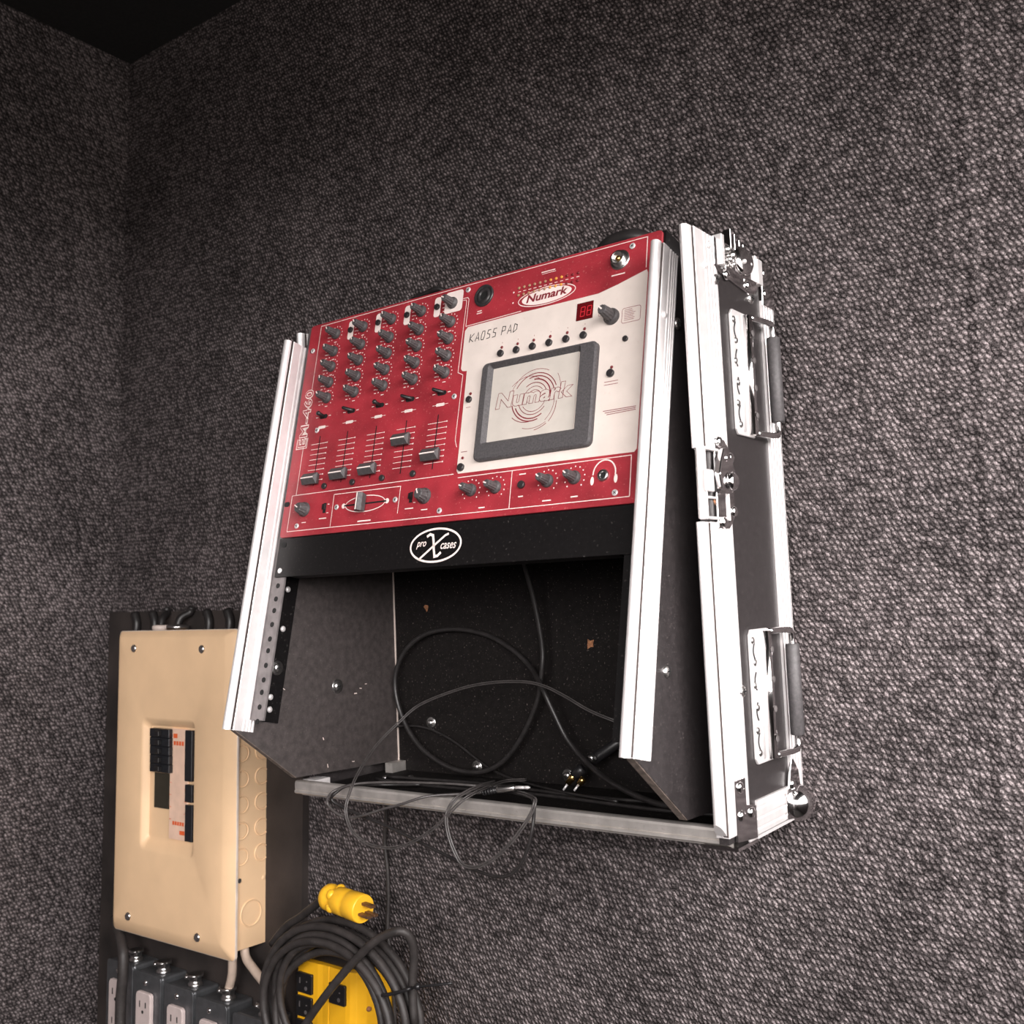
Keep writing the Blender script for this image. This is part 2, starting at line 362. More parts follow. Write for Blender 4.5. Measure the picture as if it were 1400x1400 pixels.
def trim(name, p0, p1, mdir, ndir, flange, thick, bead=.009, back=.014, parent=case, m='alu', bead_gap=.0022, cut0=0.0, cut1=0.0):
    """ribbed edge trim: p0,p1 = panel front edge on its outer face; mdir forward, ndir outward from the face"""
    p0, p1, md, nd = Vector(p0), Vector(p1), Vector(mdir).normalized(), Vector(ndir).normalized()
    ax = (p1-p0).normalized()
    t = .0016
    g, dp = .0024, min(.0042, thick/2-.0002)
    prof = [(-flange, 0), (-flange, t)]
    for fr_a in (.10, .24, .38, .56):
        a = -flange*(1-fr_a)
        prof += [(a-.0013, t), (a-.0006, t-.0013), (a+.0006, t-.0013), (a+.0013, t)]
    prof += [(-.0008, t), (0, t-.0005), (0, -dp), (g, -dp)]
    r = thick/2+.0003; cy = -thick/2
    for k in range(11):
        an = PI/2 - PI*k/10
        prof.append((g + max(0, math.cos(an))**.8*(bead-g), cy + r*math.sin(an)))
    prof += [(g, -thick+dp-.0001), (0, -thick+dp-.0001), (0, -thick-t), (-back, -thick-t), (-back, -thick), (-.0005, -thick), (-.0005, 0)]
    vs = []
    for (base, cut) in ((p0, cut0), (p1, cut1)):
        for a, b in prof: vs.append(base + md*a + nd*b + ax*(cut*max(a, 0)))
    n = len(prof)
    mb = MB().add(vs, [tuple(range(n-1, -1, -1)), tuple(range(n, 2*n))] + [(i, (i+1) % n, n+(i+1) % n, n+i) for i in range(n)])
    tr = mb.build(name, m, parent)
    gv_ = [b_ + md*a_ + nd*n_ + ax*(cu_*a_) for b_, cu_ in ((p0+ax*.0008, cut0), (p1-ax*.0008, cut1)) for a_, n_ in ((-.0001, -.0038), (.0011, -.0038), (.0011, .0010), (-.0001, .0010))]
    MB().add(gv_, [(0, 1, 2, 3), (7, 6, 5, 4), (0, 4, 5, 1), (1, 5, 6, 2), (2, 6, 7, 3), (3, 7, 4, 0)]).build('groove_shade_strip', 'groove_shade', tr)  # added dark strip: shade between bead and flange put into colour
    return tr
out3 = (0, -nv, nw_)
# cheek trims
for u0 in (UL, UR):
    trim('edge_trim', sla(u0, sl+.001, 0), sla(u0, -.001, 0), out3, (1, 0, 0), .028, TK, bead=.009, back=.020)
# right tray wall front trim in two lengths with the latch between
def fr(w): return D + .019 + (DT-.004-D-.014)*w/H      # front line of the right wall
fd = Vector((0, -1, 0))
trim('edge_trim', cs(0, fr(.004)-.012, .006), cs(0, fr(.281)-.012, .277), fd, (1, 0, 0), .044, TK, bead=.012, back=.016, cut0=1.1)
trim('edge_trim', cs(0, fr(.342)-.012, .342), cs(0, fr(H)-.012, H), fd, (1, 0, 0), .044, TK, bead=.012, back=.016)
# left tray wall front trim
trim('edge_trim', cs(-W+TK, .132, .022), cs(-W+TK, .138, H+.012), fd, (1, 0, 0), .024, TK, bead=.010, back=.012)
# bottom front trim (top flange + rounded front)
fp = [(-.036, .0030), (-.036, .0050), (-.0345, .0052), (-.033, .0044), (-.0135, .0044), (-.0120, .0036), (-.0112, .0040), (-.0108, .0108), (-.0095, .0124), (-.0030, .0128), (-.0008, .0118), (0, .0095), (0, .0032), (-.0006, .0024), (.0008, .0016), (.0008, -.0008), (-.001, -.0022), (-.022, -.0075), (-.022, -.0062), (-.0118, -.0060), (-.0118, .0030)]
MB().prism([(D+a_, b_) for a_, b_ in reversed(fp)], -W, -.004, lambda v, w_, u: cs(u, v, w_)).build('edge_trim', 'alu_dull', case)
# back corner angle + bottom angle on the right wall
def angle(name, pts, u1, t, ribs, parent=case): pass
def ribbed_plate(p0, p1, wdir, width, ndir, t=.0016, nr=4):
    p0, p1, wd, nd = Vector(p0), Vector(p1), Vector(wdir).normalized(), Vector(ndir).normalized()
    prof = [(0, 0), (0, t*1.5), (.0016, t*1.5), (.0022, t)]
    step = (width-.004)/nr
    for i in range(nr):
        a = .003+step*(i+.5); prof += [(a-.0015, t), (a-.0006, t-.0008), (a+.0006, t-.0008), (a+.0015, t)]
    prof += [(width, t), (width, 0)]
    vs = [q + wd*a + nd*b for q in (p0, p1) for a, b in prof]; n = len(prof)
    return MB().add(vs, [tuple(range(n)), tuple(range(2*n-1, n-1, -1))] + [(i, (i+1) % n, n+(i+1) % n, n+i) for i in range(n)])
ribbed_plate(cs(0, .031, .024), cs(0, .031, H-.038), (0, 1, 0), .031, (1, 0, 0)).build('edge_trim', 'alu', case)
MB().box(-.03, .0016, -.001, .0012, .02, H-.004).build('back_flange', 'alu', case)
ribbed_plate(cs(0, .112, .0275), cs(0, .028, .0275), (0, 0, -1), .030, (1, 0, 0), nr=3).build('edge_trim', 'alu', case)
MB().box(-.03, .0016, -.13, -.02, -.0035, -.0062).build('bottom_flange', 'alu', case)

# fasteners
def dome(r, h): return [(r, 0), (r*.97, h*.35), (r*.8, h*.7), (r*.45, h*.95), (r*.05, h)]
rivet_me = shared(MB().lathe(dome(.0052, .0032), ax=(1, 0, 0), n=14, cap=False), 'rivet', 'chrome')
srivet_me = shared(MB().lathe(dome(.0036, .0022), ax=(1, 0, 0), n=12, cap=False), 'rivet', 'alu')
sb = MB().lathe(dome(.0058, .003), ax=(1, 0, 0), n=14, cap=False)
screw_me = shared(sb, 'screw', 'zinc')
cross_mb = MB().box(.0026, .0034, -.0030, .0030, -.0006, .0006).box(.0026, .0034, -.0006, .0006, -.0030, .0030)
cross_me = shared(cross_mb, 'cross_slot', 'hole')
washer_me = shared(MB().lathe([(.0085, 0), (.0085, .001), (.0078, .0014), (.003, .0014)], ax=(1, 0, 0), n=18), 'washer', 'zinc')
def rivet(v, w, u=.0, me=rivet_me, name='rivet', parent=case): return place(name, me, parent, cs(u, v, w))
def screw(v, w, u, washer=False, parent=case):
    s = place('screw', screw_me, parent, cs(u + (.0012 if washer else 0), v, w)); place('cross_slot', cross_me, s)
    if washer: place('washer', washer_me, s, (-.0012, 0, 0))
    return s
for v, w in ((.1458, .532), (.1545, .511)): rivet(v, w, .0014, srivet_me)
screw(.133, .5028, 0); screw(.0538, .5017, 0); screw(.1264, .126, 0)
screw(.206, .150, UR); screw(.150, .464, UR)
for s_ in (.068, .40): place('rivet', srivet_me, case, sla(UR+.0014, s_, -.008))
# cheek interior big screw + rail
screw(.1134, .119, UL, True)
# rails: side flange on the inside of the left cheek and mirrored on the right
for (uu, sg) in ((UL, 1), (UR-TK, -1)):
    rail = MB()
    def rp_(s, o, u): return sla(u, s, o)
    lo, hi = -.028, sl-.012
    rail.add([rp_(lo, -.0235, uu), rp_(hi, -.0235, uu), rp_(hi, -.061, uu), rp_(lo, -.061, uu),
              rp_(lo, -.0235, uu+sg*.002), rp_(hi, -.0235, uu+sg*.002), rp_(hi, -.061, uu+sg*.002), rp_(lo, -.061, uu+sg*.002)],
             [(0,1,2,3),(7,6,5,4),(0,4,5,1),(1,5,6,2),(2,6,7,3),(3,7,4,0)])
    ro = rail.build('rack_rail', 'black_steel', case)
    ff = MB(); a0, a1 = uu, uu+sg*.0235
    ff.add([rp_(lo, -.0215, a0), rp_(hi, -.0215, a0), rp_(hi, -.0215, a1), rp_(lo, -.0215, a1),
            rp_(lo, -.0237, a0), rp_(hi, -.0237, a0), rp_(hi, -.0237, a1), rp_(lo, -.0237, a1)],
           [(0,1,2,3),(7,6,5,4),(0,4,5,1),(1,5,6,2),(2,6,7,3),(3,7,4,0)])
    ff.build('rail_face', 'grey_steel' if sg > 0 else 'black_steel', ro)
    if sg > 0:
        hole = shared(MB().lathe([(.0030, 0), (.0030, .0004)], ax=(0, -nv, nw_), n=12), 'rail_hole', 'hole')
        for k, b in enumerate((322.4, 337.6, 351, 366.9, 383.4, 396.6, 413, 429.2, 442.9, 459, 474.9)):
            place('rail_hole', hole, ro, sla(UL+.0139, -.0273+b/1000, -.0214))
        for (v, w) in ((.1894, .2378), (.1983, .1924), (.2185, .1166), (.2200, .1028)):
            place('rivet', srivet_me, ro, cs(UL+.0022, v, w))
        screw(.2081, .1487, UL+.002, True)

# back panel and floor hardware
bscrew = shared(MB().lathe([(.0078, 0), (.0078, .001), (.0062, .0018)], ax=(0, -1, 0), n=16).lathe(dome(.0045, .0035), (0, -.0018, 0), (0, -1, 0), 14, cap=False), 'bolt', 'zinc')
for (u, w) in ((-.4752, .0647), (-.4031, .0149), (-.2708, .0138)): place('bolt', bscrew, case, cs(u, .009, w))
# raw chips in the laminate
def chip(u, w, r, seed):
    rnd = random.Random(seed); pts = []
    for k in range(9): a = 2*PI*k/9; q = r*rnd.uniform(.45, 1.15); pts.append((u+q*math.cos(a), w+q*math.sin(a)))
    MB().prism(pts, .0088, .0095, lambda p, q, t: cs(p, t, q)).build('laminate_chip', 'rust', case)
chip(-.4773, .2091, .0050, 3); chip(-.2331, .1625, .0062, 8)
for v, u in ((.062, -.537+.03), (.045, -.500+.02)): place('screw', shared(MB().lathe(dome(.0038, .002), n=12, cap=False), 'screw', 'zinc'), case, cs(u, v, .003))
# light strip where the left cheek meets the back panel, and its foot block
MB().box(UL+.0002, UL+.0017, -.0104, -.009, .003, H-.03).build('corner_strip', 'wire_white', case)
MB().box(UL, UL+.012, -.034, -.009, .003, .015).build('foot_block', 'alu_dull', case)
MB().box(-W, -W+.022, -.152, -.128, .004, .0125).build('foot_block', 'alu', case, bevel=.0006)

def scuff(v, w_, l, h, a): 
    c, n_ = math.cos(a), math.sin(a)
    MB().prism([(v-l*c-h*n_, w_-l*n_+h*c), (v-l*c+h*n_, w_-l*n_-h*c), (v+l*c+h*n_, w_+l*n_-h*c), (v+l*c-h*n_, w_+l*n_+h*c)], UL, UL+.0003, lambda p, q, u: cs(u, p, q)).build('scuff', 'wire_white', case)
for (px_, py_, l, h, a) in ((486, 948, .0022, .0006, 0), (493, 941, .0018, .0005, .2), (500, 935, .0016, .0004, 0), (442, 1010, .0016, .0005, 1.2), (448, 1047, .0022, .0004, 1.4), (483, 1041, .002, .0004, .1), (388, 942, .0018, .0004, .6)):
    n_ = MC.to_3x3() @ Vector((1, 0, 0)); q_ = MC.inverted() @ on_plane(px_, py_, cw(UL, 0, 0), n_)
    scuff(-q_.y, q_.z, l, h, a)
# bottom front corner bracket (right)
br = MB().prism([(.159, .0), (.117, -.004), (.117, .0245), (.137, .0285), (.137, .052), (.159, .052)], .0014, .0034, lambda v, w, u: cs(u, v, w)).build('corner_bracket', 'chrome', case, bevel=.0004)
MB().box(-.03, .0034, -.159, -.117, -.0075, -.0045).build('bracket_foot', 'chrome', br)
for v, w in ((.149, .0455), (.1487, .0211), (.1282, .0202)): place('rivet', rivet_me, br, cs(.0032, v, w))
# ball corner at the back
bc = MB().sphere(cs(.002, .017, .008), .0175).build('ball_corner', 'chrome', case)
MB().prism([(.046, -.002), (.046, .020), (.040, .026), (.036, .040), (.030, .051), (.025, .052), (.014, .040), (.006, .004), (.012, -.006)], .0016, .0036, lambda v, w, u: cs(u, v, w)).build('ball_corner_leg', 'chrome', bc, bevel=.0005)
place('rivet', rivet_me, bc, cs(.0034, .031, .0285))
# top back corner bracket
tb = MB().prism([(.030, .500), (.030, H+.002), (.0, H+.002), (.0, .500)], .0016, .0034, lambda v, w, u: cs(u, v, w)).build('corner_bracket', 'chrome', case, bevel=.0004)
for w in (.533, .512): place('rivet', rivet_me, tb, cs(.0032, .0245, w))
MB().box(.0, .006, -.043, -.033, .518, H+.001).build('bracket_lip', 'alu', tb)

# sprung side handles
def handle(w0, w1):
    vA, vB_ = .062, .108
    h = MB().prism([(vA, w0+.006), (vA+.006, w0), (vB_-.004, w0), (vB_, w0+.005), (vB_, w1-.005), (vB_-.004, w1), (vA+.006, w1), (vA, w1-.006)], 0, .0028, lambda v, w, u: cs(u, v, w)).build('handle', 'alu', case, bevel=.0006)
    # rolled hinge barrel with embossed dimples
    MB().tube([cs(.0045, vA+.014, w0+.002), cs(.0045, vA+.014, w1-.002)], .0052, 12).build('hinge_barrel', 'chrome', h)
    MB().tube([cs(.0030, vA+.030, w0+.004), cs(.0030, vA+.030, w1-.004)], .0016, 8).build('pressed_ridge', 'alu', h)
    d = shared(MB().lathe(dome(.0034, .0018), ax=(1, 0, 0), n=10, cap=False), 'plate_rivet', 'zinc')
    for k in range(6):
        w = w0+.010+(w1-w0-.02)*k/5
        place('plate_rivet', d, h, cs(.0027, vA+.038+.003*(k % 2), w))
    for k in range(4):
        w = w0+.020+(w1-w0-.04)*k/3
        MB().tube([cs(.0028, vB_-.0085+.0035*math.sin(PI*j/6), w-.008+.016*j/6) for j in range(7)], .0009, 6).build('spring_slot', 'hole', h)
        MB().lathe([(.0030, 0), (.0030, .0006)], cs(.0098, vA+.014, w), (1, 0, 0), 12).build('hinge_dimple', 'grey_steel', h)
    wz0, wz1 = w0+.004, w1-.003
    gv, gu = .0325, .0125
    path = [cs(.0045, vA+.012, wz1), cs(.007, vA+.001, wz1), cs(.0105, gv+.012, wz1), cs(gu, gv+.003, wz1-.001), cs(gu, gv, wz1-.005), cs(gu, gv, wz1-.012),
            cs(gu, gv, wz0+.012), cs(gu, gv, wz0+.005), cs(gu, gv+.003, wz0+.001), cs(.0105, gv+.012, wz0), cs(.007, vA+.001, wz0), cs(.0045, vA+.012, wz0)]
    MB().tube(path, .0031, 10).build('handle_bail', 'chrome', h)
    MB().lathe([(.0058, 0), (.0066, .001), (.0066, wz1-wz0-.029), (.0058, wz1-wz0-.028)], cs(gu, gv, wz0+.014), (0, 0, 1), 18).build('handle_grip', 'knob', h)
handle(.361, .481); handle(.058, .180)

# middle butterfly latch on the front edge
lt = MB().prism([(.125, .288), (.123, .333), (.127, .342), (.139, .3525), (.1605, .3525), (.1605, .272), (.137, .272), (.126, .281)], .0012, .0030, lambda v, w, u: cs(u, v, w)).build('latch', 'chrome', case, bevel=.0004)
for v, w in ((.1285, .3366), (.1272, .2878), (.1496, .2773), (.1502, .3495)): place('rivet', rivet_me, lt, cs(.0028, v, w))
# dish: frame walls around a hollow at the edge
for (v0, v1, w0, w1) in ((.140, .183, .279, .2815), (.140, .183, .340, .3425), (.137, .140, .279, .3425), (.1815, .184, .279, .3425)):
    MB().box(-.0035, .0045, -v0, -v1, w0, w1).build('dish_wall', 'alu', lt, bevel=.0005)
MB().box(-.0050, -.0030, -.138, -.183, .280, .342).build('dish_floor', 'zinc', lt)
MB().box(.0030, .0058, -.1862, -.170, .303, .3225).build('catch_plate', 'alu', lt, bevel=.0008)
MB().tube([cs(.0015, .141, .2985), cs(.0015, .182, .2985)], .0012, 8).build('spring_bar', 'alu', lt)
MB().tube([cs(0, .146, .283), cs(0, .162, .297)], .0012, 8).build('spring_bar', 'rust', lt)
MB().box(-.003, -.001, -.146, -.179, .284, .2965).build('rusty_plate', 'prong', lt)
MB().lathe([(.0055, 0), (.0055, .002), (.0035, .002), (.0035, 0)], cs(-.003, .171, .331), (1, 0, 0), 16).build('spring_ring', 'zinc', lt)
bf = MB().prism([(.152, .3435), (.143, .333), (.137, .322), (.1385, .309), (.146, .3025), (.158, .301), (.166, .306), (.170, .319), (.165, .331), (.158, .3425)], .005, .0115, lambda v, w, u: cs(u, v, w)).build('twist_handle', 'chrome', lt, bevel=.0014, seg=2)
MB().lathe([(.0085, 0), (.0085, .0035), (.006, .006)], cs(.0105, .148, .313), (1, 0, 0), 18).build('twist_boss', 'chrome', bf)
place('rivet', rivet_me, bf, cs(.0112, .1545, .3335)).scale = (.6, .6, .6)

# top latch
tl = MB().prism([(.136, .5165), (.131, .512), (.060, .5045), (.048, .5065), (.036, .517), (.036, H+.001), (.136, H+.001)], .0, .0022, lambda v, w, u: cs(u, v, w)).build('latch', 'chrome', case, bevel=.0004)
for v, w in ((.1125, .5115), (.0635, .5122)): place('rivet', rivet_me, tl, cs(.0022, v, w))
MB().box(-.009, .0050, -.118, -.124, .519, H+.006).build('dish_wall', 'alu', tl, bevel=.0005)
MB().box(-.009, .0050, -.042, -.047, .519, H+.004).build('dish_wall', 'alu', tl, bevel=.0005)
MB().box(.0, .0050, -.047, -.118, .5155, .519).build('dish_wall', 'chrome', tl, bevel=.0005)
for k, (v, w, r) in enumerate(((.1130, .5350, .004), (.1085, .5265, .0035), (.1025, .5320, .0045), (.1010, .5235, .003))):
    MB().sphere(cs(.005, v, w), r, n=10, m=6).build('spring_coil', 'zinc', tl)
MB().lathe([(.0125, 0), (.0145, .0015), (.0145, .0035), (.0118, .0060), (.006, .007)], cs(.004, .080, .5315), (1, -.25, .12), 26).build('twist_disc', 'chrome', tl)
for v in (.0875, .0745): MB().sphere(cs(.0108, v, .5285), .0024, n=10, m=6).build('disc_dimple', 'alu', tl)
for v, hh in ((.0995, .559), (.0905, .556), (.0800, .553), (.0715, .551)):
    MB().box(-.004, .004, -v-.0012, -v+.0012, .540, hh).build('catch_tab', 'chrome', tl, bevel=.0004)

# ------------------------------------------------------------------ mixer
UM, DL, S0 = -.5256, .0179, -.0273
MW, MH = .4826, .2667
org = sla(UM, S0, -DL)
yax = Vector((0, -(-ev), -ew)); zax = Vector((0, -nv, nw_)); xax = Vector((1, 0, 0))
LM = Matrix(((xax.x, yax.x, zax.x, org.x), (xax.y, yax.y, zax.y, org.y), (xax.z, yax.z, zax.z, org.z), (0, 0, 0, 1)))
MM = MC @ LM
mixer = thing('dj_mixer', 'red and cream rack mounted DJ mixer with touch pad, knobs and faders', 'mixer', matrix=MM)
def mm(a, b, z=0.0): return (a/1000, -b/1000, z/1000)
def m2(a, b): return (a/1000, -b/1000)
def rrect(x0, y0, x1, y1, r, n=4):
    pts = []
    for cx, cy, a0 in ((x1-r, y1-r, 0), (x0+r, y1-r, 90), (x0+r, y0+r, 180), (x1-r, y0+r, 270)):
        for k in range(n+1): a = R(a0+90*k/n); pts.append((cx+r*math.cos(a), cy+r*math.sin(a)))
    return pts
face = MB().prism(rrect(0, -MH, MW, 0, .004), -.003, 0).build('faceplate', 'red', mixer, bevel=.0004)
MB().box(.030, MW-.030, -MH+.006, -.008, -.088, -.003).build('chassis', 'black_steel', mixer)
Z1, Z2 = .00012, .00026
# white printed frame lines on the red plate
pl = MB()
def ln(pts, wd=.75, mbx=None, z=Z1, closed=False): (mbx or pl).stroke([m2(*p) for p in pts], wd/1000, z, closed)
ln([(18, 217), (18, 3.5), (241, 2.5), (461, 3.5)])
ln([(461, 3.5), (467, 3.6), (467.4, 36)])
ln([(11.5, 217), (11.5, 260), (465, 260.4)]); ln([(18, 217), (11.5, 217)])
ln([(11.5, 217), (256, 217)]); ln([(465, 260.4), (464.5, 221.7), (262, 221.5)])
ln([(82.3, 222), (82.8, 259)]); ln([(82.3, 222), (183.5, 222.5), (183.5, 252.5)]); ln([(331, 221.7), (331.3, 260.4)])
ln([(242, 17.4), (248.5, 17.4), (250.5, 20), (250.2, 51.6), (323, 49.6)]); ln([(242, 19.6), (246.6, 19.8), (247.4, 22), (247, 56), (246.4, 104), (253.5, 107.5), (253, 180), (256, 188)])
MB_ = pl.build('printed_lines', 'print_white', mixer)
# cream plate area with its stepped outline
plate = [(253.5, 53.2), (323.5, 51.6), (416, 51.4), (437, 46.8), (468.5, 38.2), (469.8, 42), (469.6, 216), (467, 219), (262, 217.2), (259.5, 214), (259.5, 190), (258.6, 104.2), (252.5, 103.4), (250.2, 100.5), (250.0, 57.0)]
MB().prism([m2(a, b) for a, b in reversed(plate)], 0, .0003).build('cream_plate', 'cream', mixer)
ZP = .00042
# channel scale marks, knob dots
dots = MB(); tiny = MB()
def dot(a, b, r, z=Z1, mbx=None, n=8): (mbx or dots).flat([m2(a+r*math.cos(2*PI*k/n), b-r*math.sin(2*PI*k/n)) for k in range(n)], z)
def ring_dots(a, b, r=9.6, n=11, z=Z1, mbx=None, sz=.75):
    for k in range(n): an = R(225-270*k/(n-1)); dot(a+r*math.cos(an), b-r*math.sin(an), sz, z, mbx)
def dash(a, b, l, wd=.9, mbx=None, z=Z1): (mbx or tiny).stroke([m2(a-l/2, b), m2(a+l/2, b)], wd/1000, z)
# knob shapes
def knob_mesh(r0, r1, r2, h, name='knob'):
    mb = MB(); mb.lathe([(r0, 0), (r0, .0022), (r0*.9, .0034), (r1*1.08, .0042)], n=22, cap=False)
    mb.lathe([(r1*1.08, .0040), (r1, .0055), (r2, h-.0008), (r2*.86, h)], n=24, flute=.09, smooth=False)
    return shared(mb, name, 'knob')
K1 = knob_mesh(.0066, .0049, .0040, .0160)
K2 = knob_mesh(.0086, .0072, .0058, .0115)
def pointer_mesh(r, h): 
    return shared(MB().box(-.0006, .0006, 0, r, h-.0002, h+.0003).box(-.0006, .0006, r*.93, r*1.04, h*.45, h), 'pointer', 'print_white')
P1, P2 = pointer_mesh(.0036, .0160), pointer_mesh(.0055, .0115)
def knob(a, b, ang=135, big=False, z=0):
    k = place('knob', K2 if big else K1, mixer, mm(a, b, z), (0, 0, R(ang-90))); place('pointer', P2 if big else P1, k)
    return k
rows = (19.6, 42.0, 61.6, 81.6, 101.0)
button_me = shared(MB().lathe([(.0036, 0), (.0036, .0020), (.0030, .0026)], n=16), 'button', 'button')
screw_m = shared(MB().lathe([(.0032, 0), (.0031, .0008), (.0024, .0012)], n=14), 'panel_screw', 'alu')
slot_m = shared(MB().box(-.0018, .0018, -.0003, .0003, .0011, .0014).box(-.0003, .0003, -.0018, .0018, .0011, .0014), 'cross_slot', 'hole')
def pscrew(a, b):
    s = place('panel_screw', screw_m, mixer, mm(a, b), (0, 0, random.uniform(0, 1.5))); place('cross_slot', slot_m, s)
def button(a, b, z=0, s=1): o = place('button', button_me, mixer, mm(a, b, z)); o.scale = (s, s, s); return o
for c in range(5):
    ka = 47.2+45.2*c
    for r, kb in enumerate(rows):
        knob(ka, kb, 130+random.uniform(-25, 25)); 
        if not (c == 4 and r == 0): ring_dots(ka, kb)
        for q in range(3): dash(ka-12-q*.5, kb+7-4.5*q, 3.2 if q != 1 else 4.2, .8)
        dash(ka, kb+10.3, 4.5, .9)
for c in range(4):
    a = 71.4+44.8*c; MB().flat([m2(p, q) for p, q in rrect(a-4.6, 7.6, a+4.6, 31.2, 3.2)], Z1).build('printed_panel', 'print_white', mixer); button(a, 19.4)
    ring = None
MB().flat([m2(p, q) for p, q in rrect(216.5, 5.4, 241.6, 30.6, 3.5)], Z1).build('printed_panel', 'print_white', mixer)
# transform switches with pill captions
lever_me = shared(MB().lathe([(.0024, 0), (.0020, .006), (.0019, .0125), (.0012, .0135)], ax=(-.75, .2, .62), n=12), 'switch_lever', 'black_plastic')
levm_me = shared(MB().lathe([(.0024, 0), (.0022, .006), (.0030, .0085), (.0016, .0100)], ax=(-.25, .25, .9), n=12), 'switch_lever', 'black_plastic')
swb_me = shared(MB().prism(rrect(-.0062, -.0026, .0062, .0026, .0024), 0, .0005), 'switch_slot', 'hole')
for c in range(5):
    a = 45.3+45.3*c
    sw_ = place('switch_slot', swb_me, mixer, mm(a+.5, 123.8)); place('switch_lever', levm_me if c in (0, 2) else lever_me, sw_, (.003 if c not in (0, 2) else 0, 0, 0))
    for s in (-1, 1): dash(a+s*10.5, 123.8, 4, .9)
    tiny.flat([m2(p, q) for p, q in rrect(a-6, 135.2, a+6, 138.6, 1.2)], Z1); dash(a, 136.9, 22, .5)
# channel faders
cap_mb = MB()
def frus(mb, x, y, z0, z1, x2, y2):
    mb.add([(-x, -y, z0), (x, -y, z0), (x, y, z0), (-x, y, z0), (-x2, -y2, z1), (x2, -y2, z1), (x2, y2, z1), (-x2, y2, z1)],
           [(3,2,1,0),(4,5,6,7),(0,1,5,4),(1,2,6,5),(2,3,7,6),(3,0,4,7)])
frus(cap_mb, .0098, .0054, .0018, .0070, .0118, .0066); frus(cap_mb, .0118, .0066, .0070, .0116, .0100, .0012)
cap_me = shared(cap_mb, 'fader_cap', 'knob'); capl_me = shared(MB().box(-.0100, .0100, -.0007, .0007, .0112, .0120), 'cap_line', 'print_white')
stem_me = shared(MB().box(-.001, .001, -.003, .003, 0, .002), 'fader_stem', 'black_plastic')
for c, fb in enumerate((201.5, 200.0, 199.5, 171.5, 194.0)):
    a = 45.1+45.15*c
    for k in range(8):
        b = 157+6.35*k; dash(a, b, 26 if k not in (0,) else 27, .6); dot(a+13, b, .9)
    MB().stroke([m2(a, 147.8), m2(a, 208.4)], .0013, Z2).build('fader_slot', 'hole', mixer)
    f = place('fader_cap', cap_me, mixer, mm(a, fb)); place('cap_line', capl_me, f); place('fader_stem', stem_me, f)
MB().stroke([m2(101, 237), m2(165, 237)], .0018, Z2).build('fader_slot', 'hole', mixer)
for c in range(4): button(64.5+45*c, 210.5)
# bottom row
knob(36.5, 235.6, 150, True); knob(219.5, 236.8, 115, True)
slide_me = shared(MB().box(-.0022, .0022, -.0058, .0058, 0, .0004), 'slide_switch', 'hole'); slid2 = shared(MB().box(-.0018, .0018, -.003, .003, .0004, .0030), 'slider', 'black_plastic')
for a, b in ((69.7, 236.6), (200.4, 236.4)):
    s = place('slide_switch', slide_me, mixer, mm(a, b)); place('slider', slid2, s, (0, .001, 0))
    dash(a-1, b+12, 12, 1.1); dash(a+5.5, b-4, 3); dash(a+5.5, b+6, 3)
xcap = MB(); frus(xcap, .0040, .0090, .002, .0085, .0050, .0102); frus(xcap, .0050, .0102, .0085, .0120, .0014, .0096)
xf = place('crossfader_cap', shared(xcap, 'crossfader_cap', 'knob'), mixer, mm(131.5, 237))
place('cap_line', shared(MB().box(-.0006, .0006, -.0096, .0096, .0117, .0123), 'cap_line', 'print_white'), xf)
place('fader_stem', stem_me, xf)
ell = [(133+30*math.cos(2*PI*k/40), 237-9*math.sin(2*PI*k/40)) for k in range(40)]
xl = MB(); ln(ell, 1.0, xl, closed=True)
for sx in (100, 166): xl.flat([m2(sx+3*math.cos(2*PI*k/12), 237-3*math.sin(2*PI*k/12)) for k in range(12)], Z1)
xl.build('printed_lines', 'print_white', mixer)
for a, b in ((89.1, 237.4), (178, 237), (27.2, 254.4), (242.2, 254.6), (449.8, 255.5), (248, 8.4), (245, 130.6), (450.9, 9.4), (38, 140)): pscrew(a, b)
dash(135, 256.6, 20, 1.5); dash(38, 251, 7, 1); dash(221, 251.5, 9, 1)
for a in (281.5, 312.5, 374.5, 405.0):
    knob(a, 236.6, 160 if a < 330 else 140); ring_dots(a, 236.6, 11, 11, sz=.75)
dash(297, 256, 8, 1.2); dash(375, 256, 10, 1.2); dash(406, 255, 8, 1.2); dash(344, 226.5, 8, 1.2); dash(344, 249, 6, 1.2)
button(344.2, 237.4, 0, 1.1)
# headphone jack with printed headphones
jk = MB(); jk.lathe([(.0058, 0), (.0058, .0016), (.0050, .0028), (.0036, .0028)], n=22, cap=False).lathe([(.0036, .0028), (.0034, .0008), (.0001, .0007)], n=22, cap=False)
j = place('headphone_jack', shared(jk, 'headphone_jack', 'zinc'), mixer, mm(436.5, 238))
place('jack_hole', shared(MB().lathe([(.0033, 0), (.0033, .0009)], n=18), 'jack_hole', 'hole'), j)
hp = MB(); ln([(437+12*math.cos(R(t)), 236-13*math.sin(R(t))) for t in range(-10, 191, 12)], 1.3, hp)
for s in (-1, 1): hp.flat([m2(437+s*12.5+x*math.cos(0), 242+y) for x, y in [(1.9*math.cos(2*PI*k/12), 4.2*math.sin(2*PI*k/12)) for k in range(12)]], Z1)
hp.build('headphone_symbol', 'print_white', mixer)
